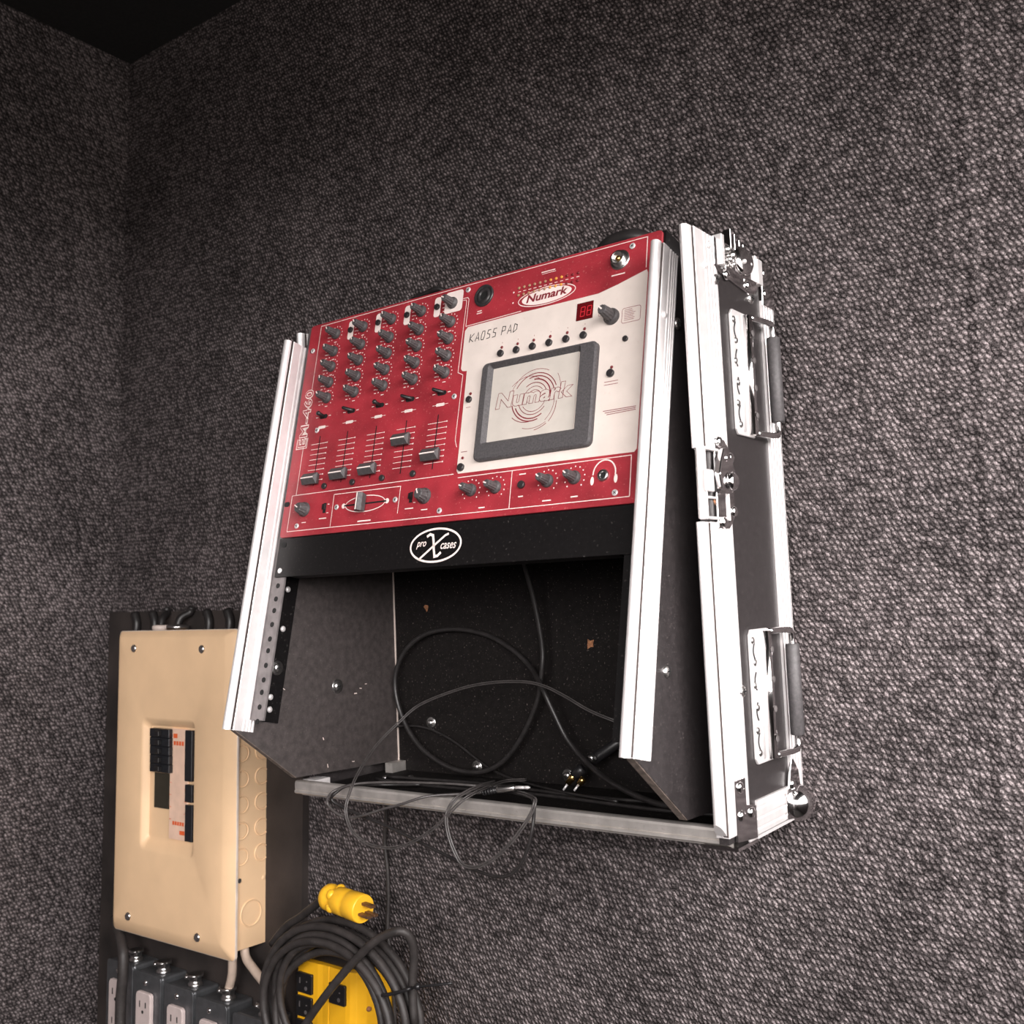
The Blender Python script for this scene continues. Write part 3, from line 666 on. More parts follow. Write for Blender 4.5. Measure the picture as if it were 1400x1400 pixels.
# microphone combo socket
xlr = MB(); xlr.lathe([(.0125, 0), (.0125, .0016), (.0110, .0022), (.0098, .0010), (.0088, .0010), (.0082, .0022), (.0050, .0022), (.0046, .0008), (.0001, .0008)], n=28, cap=False)
xs = place('microphone_socket', shared(xlr, 'microphone_socket', 'button'), mixer, mm(271.5, 20.8))
place('socket_hole', shared(MB().lathe([(.0045, .0008), (.0045, .0012)], n=18), 'socket_hole', 'hole'), xs)
dash(267, 37.5, 6, 1); dash(267, 40, 7, 1)
# lamp socket (bayonet) top right
bn = MB().lathe([(.0105, 0), (.0105, .001), (.0086, .0018), (.0074, .0018), (.0074, .0095), (.0062, .0100), (.0056, .0095), (.0054, .002), (.0001, .002)], n=24, cap=False)
b_ = place('lamp_socket', shared(bn, 'lamp_socket', 'zinc'), mixer, mm(437.8, 20.8)); b_.scale = (1, 1, .65)
place('socket_pin', shared(MB().lathe([(.0026, 0), (.0026, .008), (.0010, .009)], n=14), 'socket_pin', 'gold'), b_)
dash(437, 36, 15, 1.3)
# level meter
led_me = {k: shared(MB().lathe([(.0016, 0), (.0016, .0006), (.0009, .0012)], n=10), 'led', k) for k in ('led_green', 'led_amber', 'led_dark')}
for r_, b in enumerate((22.6, 30.8)):
    for k in range(12):
        place('led', led_me['led_green' if k < 6 else 'led_amber' if k < 9 else 'led_dark'], mixer, mm(317.6+6.6*k, b+.03*k))
for k in range(12): dash(318.5+6.5*k, 26.9, 3.6, .8)
dash(353, 11.5, 17, 1); dash(354, 13.6, 17, .5); dot(311, 26, 1, Z1); dot(311.3, 38, 1, Z1)
dots.build('scale_dots', 'print_white', mixer)['kind'] = 'stuff'; tiny.build('scale_marks', 'print_white', mixer)['kind'] = 'stuff'
# oval badge with the maker's name
def ellipse(a, b, ra, rb, n=40): return [m2(a+ra*math.cos(2*PI*k/n), b-rb*math.sin(2*PI*k/n)) for k in range(n)]
ov = MB(); ov.flat(ellipse(353.3, 38.9, 30.5, 8.3), Z1); ov.stroke(ellipse(353.3, 38.9, 35, 9.7), .0009, Z1, True)
ovo = ov.build('oval_badge', 'print_white', mixer)
v, f = text_geo('Numark', .3285, -.0425, .0505, .0088, .18, .03); MB().add([(p.x, p.y, Z2) for p in v], f).build('badge_lettering', 'print_red', ovo)
# outlined model number running up the left margin
mn = MB()
v, f = text_geo('EM-460', 0, 0, .0725, .0148, 0, .05, 0, 1.10); mn.add([(.0222-p.y, -.1578+p.x, Z1) for p in v], f)
v, f = text_geo('EM-460', .0009, .0010, .0707, .0128, 0, 0, 0, 1.14); MB().add([(.0222-p.y, -.1578+p.x, Z2) for p in v], f).build('model_lettering_fill', 'red', mixer)
mn.stroke([m2(a, b) for a, b in ((6.0, 147), (6.0, 159.6), (23.6, 159.6), (23.6, 147))], .0009, Z1)
mn.build('model_lettering', 'print_white', mixer)
# narrow techno lettering on the cream plate
kp = MB()
gly = {'K': [[(0, 0), (0, 1)], [(.75, 1), (0, .45), (.75, 0)]], 'A': [[(0, 0), (.42, 1), (.8, 0)], [(.15, .33), (.68, .33)]], 'O': [[(.1, 0), (0, .5), (.15, 1), (.6, 1), (.7, .5), (.55, 0), (.1, 0)]],
       'S': [[(.7, 1), (.15, 1), (.05, .6), (.6, .45), (.6, .05), (0, 0)]], 'P': [[(0, 0), (.08, 1), (.65, .95), (.65, .5), (.05, .45)]], 'D': [[(0, 0), (.1, 1), (.6, .85), (.65, .3), (0, 0)]]}
x = 257.8
for ch in 'KAOSS PAD':
    if ch == ' ': x += 4.2; continue
    for g in gly[ch]: kp.stroke([m2(x+p*6.6+q*.9, 72-9.4*q) for p, q in g], .00085, ZP)
    x += 7.6
kp.build('title_lettering', 'print_black', mixer)
# two-digit display
dsp = MB().prism([m2(*q) for q in ((392.5, 76), (411.3, 76), (411.3, 57.6), (392.5, 57.6))], 0, .0008).build('digit_display', 'led_red', mixer)
sg = MB()
for a in (397.2, 404.6):
    P = [(a+.6, 62.5), (a+5.2, 62.5), (a+4.8, 67.3), (a+.3, 67.3), (a, 72.2), (a+4.5, 72.2)]
    for i, k in ((0, 1), (1, 2), (0, 3), (2, 3), (3, 4), (2, 5), (4, 5)): sg.stroke([m2(*P[i]), m2(*P[k])], .0008, .0009)
sg.build('display_digits', 'led_seg', dsp)
knob(433.6, 80.0, 135, False, .4).scale = (1.25, 1.25, 1.2)
pr_ = MB()
pr_.stroke([m2(*p) for p in rrect(444.5, 74, 464.5, 89.2, 2)], .0005, ZP, True)
for k in range(7): pr_.stroke([m2(447, 76+1.75*k), m2(447+random.uniform(8, 14), 76+1.75*k)], .0005, ZP)
for k in range(2): pr_.stroke([m2(430, 146.2+3*k), m2(445, 146.2+3*k)], .0006, ZP)
for k in range(3): pr_.stroke([m2(431+2*k, 175.2+2*k), m2(466, 175.0+1.6*k)], .0007, ZP)
pr_.stroke([m2(*p) for p in rrect(418, 70.5, 432, 76, .8)], .0004, ZP, True)
pr_.stroke([m2(263, 194.4), m2(271, 194.4)], .0007, ZP); pr_.stroke([m2(263, 146), m2(269, 146)], .0005, ZP)
pr_.build('small_print', 'print_red', mixer)['kind'] = 'stuff'
for k in range(6):
    a = 302.2+20.1*k; button(a, 92.8, .3, 1.05); place('led', led_me['led_dark'], mixer, mm(a+.6, 86, .3))
    MB().stroke([m2(a+.6, 81.6), m2(a+.6, 80.2)], .0005, ZP).build('small_print', 'print_red', mixer)
button(436.6, 138.2, .3, 1.1); place('led', led_me['led_dark'], mixer, mm(437.2, 132, .3)); button(450.2, 105.8, .3, .8)
button(266.4, 137.6, .3, 1.0); place('led', led_me['led_dark'], mixer, mm(267.4, 131.2, .3)); button(265.4, 211, .3, 1.15); place('led', led_me['led_dark'], mixer, mm(266.1, 201, .3))
# touch pad: thick bevelled frame around a pale pad
def ringframe(o, i, z0, z1, name):
    O0 = rrect(*o, .006, 4); I0 = rrect(*i, .0006, 4); n = len(O0)
    o2 = (o[0]+.002, o[1]+.002, o[2]-.002, o[3]-.002); O1 = rrect(*o2, .005, 4)
    i2 = (i[0]-.004, i[1]-.004, i[2]+.004, i[3]+.004); I1 = rrect(*i2, .003, 4)
    vs = [(x, y, z0) for x, y in O0] + [(x, y, z1-.0015) for x, y in O0] + [(x, y, z1) for x, y in O1] + [(x, y, z1) for x, y in I1] + [(x, y, z0+.0006) for x, y in I0]
    fs = []
    for L_ in range(4):
        for k in range(n): fs.append((L_*n+k, L_*n+(k+1) % n, (L_+1)*n+(k+1) % n, (L_+1)*n+k))
    return MB().add(vs, fs)
rf = ringframe((.2835, -.2085, .4222, -.1032), (.2958, -.1882, .4005, -.1094), .0003, .0062, 'f')
padf = rf.build('touch_pad_frame', 'bezel', mixer)
pad = MB().flat([m2(295, 189), m2(399.5, 189), m2(399.5, 109), m2(295, 109)], .0012).build('touch_pad', 'pad', mixer)
art = MB(); ca, cb = 350.5, 149.0; zz = .00135
def arc(r0, r1, a0, a1, wd=.8, n=18, sq=.98):
    art.stroke([m2(ca+(r0+(r1-r0)*k/n)*math.cos(R(a0+(a1-a0)*k/n)), cb-(r0+(r1-r0)*k/n)*sq*math.sin(R(a0+(a1-a0)*k/n))) for k in range(n+1)], wd*.8/1000, zz)
for q in ((33, 20, 150, 75, .6), (30, 31, 165, 60, .6), (26, 27, 150, 20, 1.1), (23, 24, 110, -5, 1.3), (20, 19, 95, -20, 1.6), (17, 15, 130, 15, 1.0), (13, 12, 190, 40, .7), (9, 8, 210, -30, .7), (34, 30, 40, 0, .5),
          (31, 25, 215, 262, .9), (27, 24, 190, 285, 1.4), (23.5, 21, 200, 300, 1.5), (19, 17, 185, 320, .9), (15, 14, 210, 340, .7), (33, 32, 250, 300, .6), (34, 28, 305, 345, .8), (30, 22, 300, 375, .6), (35, 34, 275, 300, .8), (5, 4, 0, 250, .6)): arc(*q)
art.build('pad_artwork', 'print_red', pad)
v, f = text_geo('Numark', .3035, -.1545, .0925, .0165, .12, .045); MB().add([(p.x, p.y, .0015) for p in v], f).build('pad_lettering', 'pad', pad)
v, f = text_geo('Numark', .3030, -.1550, .0935, .0175, .12, .045, .010); MB().add([(p.x, p.y, .0016+max(0, p.z)*.2) for p in v], f).build('pad_lettering_outline', 'print_red', pad)
# rack mounting slots
slotm = shared(MB().prism(rrect(-.0045, -.003, .0045, .003, .0029), 0, .0002), 'mounting_slot', 'hole')
for a, b in ((8.8, 34.1), (4.6, 226.7)): 
    q = place('mounting_slot', slotm, mixer, mm(a, b, .02))
pscrew(9.6, 34.3)

# ------------------------------------------------------------------ blank rack panel under the mixer
org2 = sla(UM, S0+MH+.0008, -DL-.001)
LB = LM.copy(); LB.translation = org2
blank = thing('rack_panel', 'thin black blank rack panel with white oval logo below the red mixer', 'panel', matrix=MC @ LB)
BH = .0452
MB().box(0, MW, -BH, 0, -.002, 0).build('plate', 'black_steel', blank, bevel=.0003)
MB().box(.026, MW-.026, -BH, -BH+.0012, -.012, -.002).build('bottom_lip', 'black_steel', blank)
lg = MB(); ea, eb = .2410, -.0228
lg.stroke([(ea+.0335*math.cos(2*PI*k/48), eb+.0172*math.sin(2*PI*k/48)) for k in range(48)], .0021, .0002, True)
lgo = lg.build('oval_logo', 'print_white', blank)
lx = MB()
lx.stroke([(ea-.0125, eb+.0095), (ea-.0085, eb+.0118), (ea-.0045, eb+.0105), (ea-.0028, eb+.004), (ea-.0015, eb-.004), (ea+.0005, eb-.0118), (ea+.0045, eb-.0112), (ea+.0085, eb-.0078)], .0028, .0002)
lx.stroke([(ea+.0165, eb+.0110), (ea+.012, eb+.0095), (ea, eb+.0010), (ea-.012, eb-.0078), (ea-.0185, eb-.0125), (ea-.0200, eb-.0150)], .0023, .0002)
v, f = text_geo('pro', ea-.0255, eb-.0030, .0130, .0078, .3, .01); lx.add([(p.x, p.y, .0002) for p in v], f)
v, f = text_geo('cases', ea+.0072, eb-.0046, .0205, .0062, .3, .01); lx.add([(p.x, p.y, .0002) for p in v], f)
lx.build('logo_lettering', 'print_white', lgo)
q = place('mounting_slot', shared(MB().prism(rrect(-.0045, -.003, .0045, .003, .0029), 0, .0003), 'mounting_slot', 'hole'), blank, (.0085, -.0075, .0001))
place('panel_screw', screw_m, blank, (.0085, -.038, 0))

# ------------------------------------------------------------------ cables in and under the case
def pc(pts):
    out = []
    for x, y, v in pts:
        p = px_case(x, y, v)
        if v < .143: p.z = max(p.z, .0068)
        elif v < .170: p.z = max(p.z, .0152)
        out.append(MC @ p)
    return out
def cable(name, pts, r, m, label, per=8, n=8, group=None, twin=0.0):
    P = spline(pc(pts) if len(pts[0]) == 3 and not isinstance(pts[0], Vector) else pts, per)
    mb = MB()
    if twin:
        side = []
        for i in range(len(P)):
            t = (P[min(i+1, len(P)-1)]-P[max(i-1, 0)]).normalized(); view = (P[i]-CAM).normalized(); s_ = t.cross(view)
            side.append(s_.normalized() if s_.length > 1e-6 else Vector((0, 0, 1)))
        mb.tube([p + s_*twin for p, s_ in zip(P, side)], r, n); mb.tube([p - s_*twin for p, s_ in zip(P, side)], r, n)
    else: mb.tube(P, r, n)
    o = mb.build(name, m); tag(o, label, 'cable', group); return o, P
c6 = lambda a, b, v: (420+a/3.889, 980+b/3.889, v)
c5 = lambda a, b, v: (600+a/3.5, 780+b/3.5, v)
cable('looped_cable', [(705, 700, .07), (716, 765, .06), (730, 820, .045), (741, 880, .035), (741, 915, .034), (734, 960, .030), (712, 1010, .028), (684, 1044, .029), (650, 1056, .030), (610, 1047, .030), (572, 1018, .026), (548, 975, .024), (540, 930, .024), (552, 893, .024), (580, 868, .022), (620, 860, .020), (665, 868, .020), (700, 888, .022), (725, 912, .026), (741, 940, .044), (755, 970, .046), (775, 1010, .045), (800, 1040, .05), (830, 1066, .07), (870, 1088, .09), (905, 1100, .098), (945, 1104, .10)],
      .0031, 'cable', 'thick black cord looping in a big circle against the case back panel')
cable('audio_lead', [c5(1085, 1090, .06), c5(1080, 960, .032), c5(1045, 840, .03), c5(980, 765, .04), c5(860, 727, .06), c5(720, 670, .066), c5(600, 600, .068), c5(500, 552, .068), c5(400, 532, .068), c5(250, 537, .066), c5(100, 567, .064), (575, 963, .07), (545, 988, .085), (512, 1022, .12), (488, 1060, .17), (476, 1090, .192), (473, 1112, .197), (482, 1137, .2), (506, 1155, .2), (538, 1159, .2), (566, 1150, .2), (597, 1129, .2), (627, 1099, .198), (645, 1086, .188), (662, 1078, .16), (690, 1068, .10), (720, 1066, .07)],
      .00075, 'cable_thin', 'thin grey twin audio lead arching across the case and drooping over its front edge', twin=.00095)
jk, jP = cable('jack_lead', [c6(930, 402, .155), c6(850, 408, .155), c6(780, 412, .16), c6(680, 418, .172), c6(600, 432, .184), c6(500, 465, .19), c6(400, 492, .19), c6(300, 524, .192), c6(225, 536, .192), c6(160, 515, .195), c6(112, 470, .195), c6(110, 430, .195), c6(150, 390, .190), c6(250, 358, .165), c6(400, 348, .15), c6(600, 350, .14), c6(760, 356, .13), c6(900, 366, .12), c6(1050, 372, .10)],
      .0014, 'cable_thin', 'thin lead with silver mini jack plug lying along the case front trim')
a, b = jP[0], MC @ px_case(*c6(1010, 388, .152)); c_, d_ = MC @ px_case(*c6(1110, 376, .148)), MC @ px_case(*c6(1186, 376, .145))
rl = MB(); dd = (b-a).normalized()
rl.lathe([(.0022, 0), (.0030, (b-a).length)], a, dd, 12)
for k in range(7): rl.lathe([(.0033, .0015+k*.0031), (.0035, .0022+k*.0031), (.0033, .0030+k*.0031)], a, dd, 12)
rl.build('strain_relief', 'black_plastic', jk)
MB().lathe([(.0032, 0), (.0036, .002), (.0036, (c_-b).length-.003), (.0022, (c_-b).length)], b, (c_-b), 14).build('plug_body', 'zinc', jk)
tl_ = (d_-c_).length
MB().lathe([(.0017, 0), (.0017, tl_*.55), (.0013, tl_*.58), (.0017, tl_*.62), (.0017, tl_*.85), (.0006, tl_)], c_, (d_-c_), 12).build('plug_tip', 'alu', jk)
cable('patch_lead', [c6(1010, 385, .10), c6(1090, 395, .13), c6(1150, 408, .16), c6(1200, 428, .185), c6(1212, 450, .193), c6(1190, 515, .196), c6(1150, 580, .198), c6(1090, 660, .2), c6(1010, 740, .2), c6(930, 790, .2), c6(870, 800, .2), c6(820, 780, .2), c6(785, 720, .2), c6(755, 640, .2), c6(740, 560, .2), c6(748, 500, .198), c6(780, 445, .194), c6(840, 402, .18), c6(920, 366, .155), c6(1000, 345, .11)],
      .0009, 'cable_thin', 'thin grey twin lead hanging in a narrow loop below the case front edge', twin=.0010)
cable('black_lead', [c6(1050, 392, .12), c6(1140, 412, .15), c6(1195, 430, .176), c6(1206, 470, .186), c6(1204, 540, .188), c6(1192, 620, .19), c6(1165, 720, .19), c6(1110, 815, .19), c6(1030, 852, .19), c6(900, 818, .186), c6(750, 742, .18), c6(600, 668, .18), c6(430, 585, .18), c6(300, 530, .180), c6(180, 475, .183), c6(130, 440, .186), c6(150, 405, .184), c6(230, 372, .166), c6(400, 362, .12), c6(600, 360, .10)],
      .0018, 'cable', 'black lead sagging in a wide loop beneath the case front edge')
cable('thin_black_lead', [c6(300, 112, .03), c6(400, 72, .022), c6(490, 50, .018), c6(600, 52, .015), c6(700, 85, .014), c6(800, 145, .014), c6(880, 208, .015), c6(960, 268, .018), c6(1060, 318, .03), c6(1200, 362, .045), c6(1400, 408, .07), c6(1650, 450, .085)],
      .0014, 'cable', 'thin black lead running down the case back panel to the right corner')
# cords lying on the case bottom
for k, (v0, off, lab) in enumerate(((.085, 0, 'black lead lying straight along the case bottom behind the front trim'), (.060, 4, 'black lead lying along the case bottom close to the back panel'))):
    P = [MC @ cs(-.50+.065*i, v0+.006*math.sin(i*1.3+k*2), .0052) for i in range(8)]
    o = MB().tube(spline(P, 6), .0020, 8).build('floor_lead', 'cable'); tag(o, lab, 'cable')
# phono plugs
rca = thing('phono_lead', 'black phono plugs with gold contacts lying at the back of the case bottom', 'cable', loc=MC @ cs(-.262, .05, .008))
iv = rca.matrix_world.inverted() if False else Matrix.Translation(-(MC @ cs(-.262, .05, .008)))
def rp3(x, y, v): return iv @ (MC @ px_case(x, y, v))
A, B = rp3(850, 1012, .028), rp3(806, 1042, .040)
MB().lathe([(.0052, 0), (.0060, .004), (.0060, (B-A).length-.004), (.0045, (B-A).length)], A, (B-A), 14).build('plug_body', 'black_plastic', rca)
MB().lathe([(.0046, 0), (.0046, .005)], rp3(812, 1034, .050), (B-A), 12).build('plug_ring', 'zinc', rca)
A, B = rp3(798, 1050, .040), rp3(784, 1061, .045)
MB().lathe([(.0058, 0), (.0062, .004), (.0054, (B-A).length)], A, (B-A), 14).build('plug_body', 'black_plastic', rca)
for (p0, p1, r) in (((786, 1058, .045), (776, 1072, .050), .0036), ((798, 1064, .045), (791, 1073, .050), .0034)):
    A, B = rp3(*p0), rp3(*p1); MB().lathe([(r*1.15, 0), (r*1.15, (B-A).length*.5), (r, (B-A).length*.55), (r*.9, (B-A).length)], A, B-A, 14).build('gold_contact', 'gold', rca)
    MB().lathe([(r*.4, 0), (r*.35, .008)], B, B-A, 10).build('centre_pin', 'alu', rca)
A = [rp3(850, 1012, .028), rp3(868, 1004, .022), rp3(888, 1022, .022), rp3(900, 1055, .03), rp3(906, 1078, .045)]; MB().tube(spline(A, 5), .0022, 8).build('cord', 'cable', rca)
# loops of cable peeping over the mixer top
P = [MC @ sla(UM+a, S0+b, o) for a, b, o in ((.10, .06, -.115), (.108, -.004, -.075), (.130, -.0150, -.05), (.160, -.0205, -.045), (.186, -.0170, -.05), (.200, .03, -.095), (.20, .08, -.12))]
o = MB().tube(spline(P, 8), .0034, 8).build('signal_cable', 'cable'); tag(o, 'black cable looping just above the mixer top edge near the knobs', 'cable')
P = [MC @ sla(UM+a, S0+b, o) for a, b, o in ((.365, .07, -.118), (.370, -.010, -.100), (.392, -.016, -.055), (.420, -.0200, -.045), (.446, -.015, -.052), (.460, .01, -.09), (.462, .07, -.118))]
o = MB().tube(spline(P, 8), .0085, 12).build('power_cable', 'cable'); tag(o, 'thick black cable arching above the mixer top edge by the lamp socket', 'cable')
# cord dropping down the wall from the case
P = [on_wall(x, y, d) for x, y, d in ((528, 1085, .02), (528, 1118, .012), (526, 1150, .006), (530, 1190, .005), (531, 1230, .005), (530, 1275, .006), (536, 1320, .006), (540, 1400, .006), (540, 1460, .006))]
o = MB().tube(spline(P, 6), .0026, 8).build('wall_cord', 'cable_cord'); tag(o, 'thin dark cord hanging straight down the carpet below the case', 'cable')

# ------------------------------------------------------------------ backing board and breaker panel
bd_ = MB().box(-1.200, -.712, -.012, 0, -.62, .203).build('backing_board', 'board'); tag(bd_, 'black stained plywood board behind the breaker panel', 'board')
BT = R(.7417); BW, BHH, BD = .2914, .4509, .0759
MBK = Matrix.Translation((-1.0797, 0, .1716)) @ Matrix.Rotation(-BT, 4, 'Y')
bk = thing('breaker_panel', 'tan metal breaker panel with recessed breakers on black plywood board', 'breaker panel', matrix=MBK)
def bl(a, d, b): return (a, -d, -b)         # across, out, down
bx0, bx1, bz0, bz1 = .010, BW-.004, -BHH+.012, -.008
sh = MB().box(bx0, bx1, -.0135, -.012, bz0, bz1).box(bx0, bx0+.0015, -.066, -.0135, bz0, bz1).box(bx1-.0015, bx1, -.066, -.0135, bz0, bz1)
sh.box(bx0+.0015, bx1-.0015, -.066, -.0135, bz0, bz0+.0015).box(bx0+.0015, bx1-.0015, -.066, -.0135, bz1-.0015, bz1).build('box', 'tan', bk)
# cover: bevelled rim and bevelled well
wa0, wa1, wb0, wb1 = .0785, .2058, .1315, .3222
dz = .0105
ia0, ia1, ib0, ib1 = wa0+.0075, wa1-.006, wb0+.011, wb1-.015
rim = .020
def lpq(x0, y0, x1, y1, r): return rrect(x0, y0, x1, y1, r, 5)
loops = [(lpq(0, 0, BW, BHH, .007), .0635), (lpq(0, 0, BW, BHH, .007), .0672), (lpq(.0012, .0012, BW-.0012, BHH-.0012, .007), .0684),
         (lpq(rim*.55, rim*.40, BW-rim*.85, BHH-rim*.85, .004), .0750), (lpq(rim*.75, rim*.6, BW-rim*1.1, BHH-rim*1.1, .004), BD),
         (lpq(wa0-.003, wb0-.003, wa1+.002, wb1+.003, .011), BD), (lpq(wa0-.0005, wb0-.0005, wa1+.0005, wb1+.0005, .010), BD-.0006),
         (lpq(wa0+.0012, wb0+.002, wa1-.0010, wb1-.0025, .009), BD-.0022), (lpq(ia0-.0012, ib0-.002, ia1+.0010, ib1+.0025, .007), BD-dz+.0022),
         (lpq(ia0-.0005, ib0-.0005, ia1+.0003, ib1+.0005, .006), BD-dz+.0005), (lpq(ia0+.003, ib0+.003, ia1-.002, ib1-.003, .005), BD-dz)]
nl = len(loops[0][0])
vs = [bl(a, dpt, b) for lp_, dpt in loops for a, b in lp_]
fs = [(L_*nl+k, L_*nl+(k+1) % nl, (L_+1)*nl+(k+1) % nl, (L_+1)*nl+k) for L_ in range(len(loops)-1) for k in range(nl)]
fs += [tuple(range((len(loops)-1)*nl, len(loops)*nl))]
cv = MB().add(vs, fs).build('cover', 'tan', bk)
for p_ in cv.data.polygons: p_.use_smooth = True
cv.data.set_sharp_from_angle(angle=R(40))
eo, ei = lpq(-.0008, -.0008, BW+.0008, BHH+.0008, .0075), lpq(.0006, .0006, BW-.0006, BHH-.0006, .007)
vs = [bl(a, d_, b) for lp_, d_ in ((ei, .0640), (eo, .0640), (eo, .0668), (ei, .0676)) for a, b in lp_]
MB().add(vs, [(L_*nl+k, L_*nl+(k+1) % nl, ((L_+1) % 4)*nl+(k+1) % nl, ((L_+1) % 4)*nl+k) for L_ in range(4) for k in range(nl)]).build('cover_edge', 'edge_worn_lit', cv)
scr = shared(MB().lathe([(.0062, 0), (.0060, .0016), (.0045, .003), (.0010, .0034)], ax=(0, -1, 0), n=16), 'cover_screw', 'zinc')
for a, b in ((.0528, .0262), (.2211, .0275), (.052, .4244), (.220, .4278)):
    s = place('cover_screw', scr, cv, bl(a, BD-.0002, b)); 
IO = MBK.inverted()
def bkp(x, y, d):
    n = MBK.to_3x3() @ Vector((0, 1, 0)); return IO @ on_plane(x, y, MBK @ Vector((0, -d, 0)), n)
ddp = BD-dz
c3b = lambda a, b: (190+a/6.667, 970+b/6.667)
def brect(p0, p1, d):
    xm_ = (p0[0]+p1[0])/2; ym_ = (p0[1]+p1[1])/2
    return bkp(*c3b(p0[0], ym_), d).x, bkp(*c3b(p1[0], ym_), d).x, bkp(*c3b(xm_, p0[1]), d).z, bkp(*c3b(xm_, p1[1]), d).z
# breakers, left column
for k in range(5):
    x0, x1, z0, z1 = brect((96, 176+80*k), (272, 255+80*k), ddp+.010)
    b_o = MB().box(x0, x1, -ddp-.010, -ddp+.0005, z1, z0).build('breaker', 'breaker', bk, bevel=.0008)
    xm = x0+(x1-x0)*.42
    MB().box(xm, xm+(x1-x0)*.22, -ddp-.016, -ddp-.010, z1+(z0-z1)*.2, z0-(z0-z1)*.2).build('toggle', 'black_plastic', b_o, bevel=.0006)
x0, x1, z0, z1 = brect((140, 580), (270, 900), ddp+.002)
MB().box(x0, x1, -ddp-.002, -ddp+.0004, z1, z0).build('filler_plate', 'dark_plate', bk)
for k in range(3):
    y0_, y1_ = ((190, 655), (685, 845), (870, 1205))[k]
    x0, x1, z0, z1 = brect((432, y0_), (496, y1_), ddp+.003)
    MB().box(x0, x1, -ddp-.006, -ddp+.0004, z1, z0).build('breaker', 'breaker', bk, bevel=.0006)
x0, x1, z0, z1 = brect((277, 178), (432, 1190), ddp+.004)
lb = MB().box(x0, x1, -ddp-.0034, -ddp+.0003, z1, z0).build('circuit_label', 'label', bk)
om = MB()
def lp(u0, u1, v0, v1):
    a0, a1 = x0+(x1-x0)*u0, x0+(x1-x0)*u1; c0, c1 = z0+(z1-z0)*v0, z0+(z1-z0)*v1
    om.add([(a0, -ddp-.0036, c1), (a1, -ddp-.0036, c1), (a1, -ddp-.0036, c0), (a0, -ddp-.0036, c0)], [(0, 1, 2, 3)])
lp(.18, .42, .045, .085)
for k in range(4): lp(.2+.16*k, .32+.16*k, .112, .15)
for k in range(5): lp(.2+.14*k, .31+.14*k, .838, .872)
lp(.62, .92, .915, .952)
for k in range(7): lp(0, .12, .16+.11*k, .165+.11*k); lp(.86, 1, .10+.11*k, .105+.11*k)
om.build('label_print', 'orange_print', lb)
# knockouts on the right side
SX = BW-.004
ko = shared(MB().lathe([(.0125, 0), (.0125, .0010), (.0118, .0017), (.0108, .0010), (.0108, -.0002)], ax=(1, 0, 0), n=28, cap=False).lathe([(.0098, .0001), (.0098, .0007), (.0092, .0008)], ax=(1, 0, 0), n=28), 'knockout', 'tan')
for r_ in range(5):
    for d in (.0545, .019): place('knockout', ko, bk, (SX, -d-.001, -(.170+.0352*r_)-.0035))
big = shared(MB().lathe([(.0185, 0), (.0185, .0010), (.0176, .0016), (.0166, .0010), (.0170, -.0002)], ax=(1, 0, 0), n=32, cap=False), 'knockout', 'tan')
place('knockout', big, bk, (SX, -.0375, -.3935))
place('side_screw', shared(MB().lathe([(.0035, 0), (.0033, .0012)], ax=(1, 0, 0), n=12), 'side_screw', 'zinc'), bk, (SX, -.0585, -.3460))
place('dimple', shared(MB().lathe(dome(.0032, .0016), ax=(1, 0, 0), n=12, cap=False), 'dimple', 'tan'), bk, (SX, -.0155, -.350))
# connectors on the panel top
def tconn(xa, m, r, name):
    c = MB().lathe([(r*.9, 0), (r, .002), (r, .010), (r*1.15, .0105), (r*1.15, .016), (r*.8, .0175)], (xa, -.034, -.0085), (0, 0, 1), 16).build(name, m, bk)
tconn(.060, 'wire_white', .0120, 'cable_connector'); tconn(.103, 'zinc', .0150, 'conduit_connector')
for k, (xa, x2) in enumerate(((.060, .052), (.103, .112))):
    P = [Vector((xa, -.034, .008)), Vector((xa+(x2-xa)*.3, -.030, .020)), Vector((x2, -.018, .028)), Vector((x2+.003*(k*2-1), -.0175, .036))]
    MB().tube(spline(P, 5), .0058, 8).build('feed_cable', 'cable', bk)
for k, xa in enumerate((-.035, .015, .155, .205)):
    P = [on_wall(0, 0)*0 + MBK @ Vector((xa, -.020, -.02)), MBK @ Vector((xa+.006, -.019, .010)), MBK @ Vector((xa-.002, -.0185, .030))]
    o = MB().tube(spline(P, 5), .0068, 8).build('feed_cable', 'cable'); tag(o, ['black cable rising past the outer left edge of the breaker panel', 'black cable above the left corner of the breaker panel', 'black cable above the breaker panel beside the steel conduit connector', 'black cable above the breaker panel near the case edge trim'][k], 'cable')

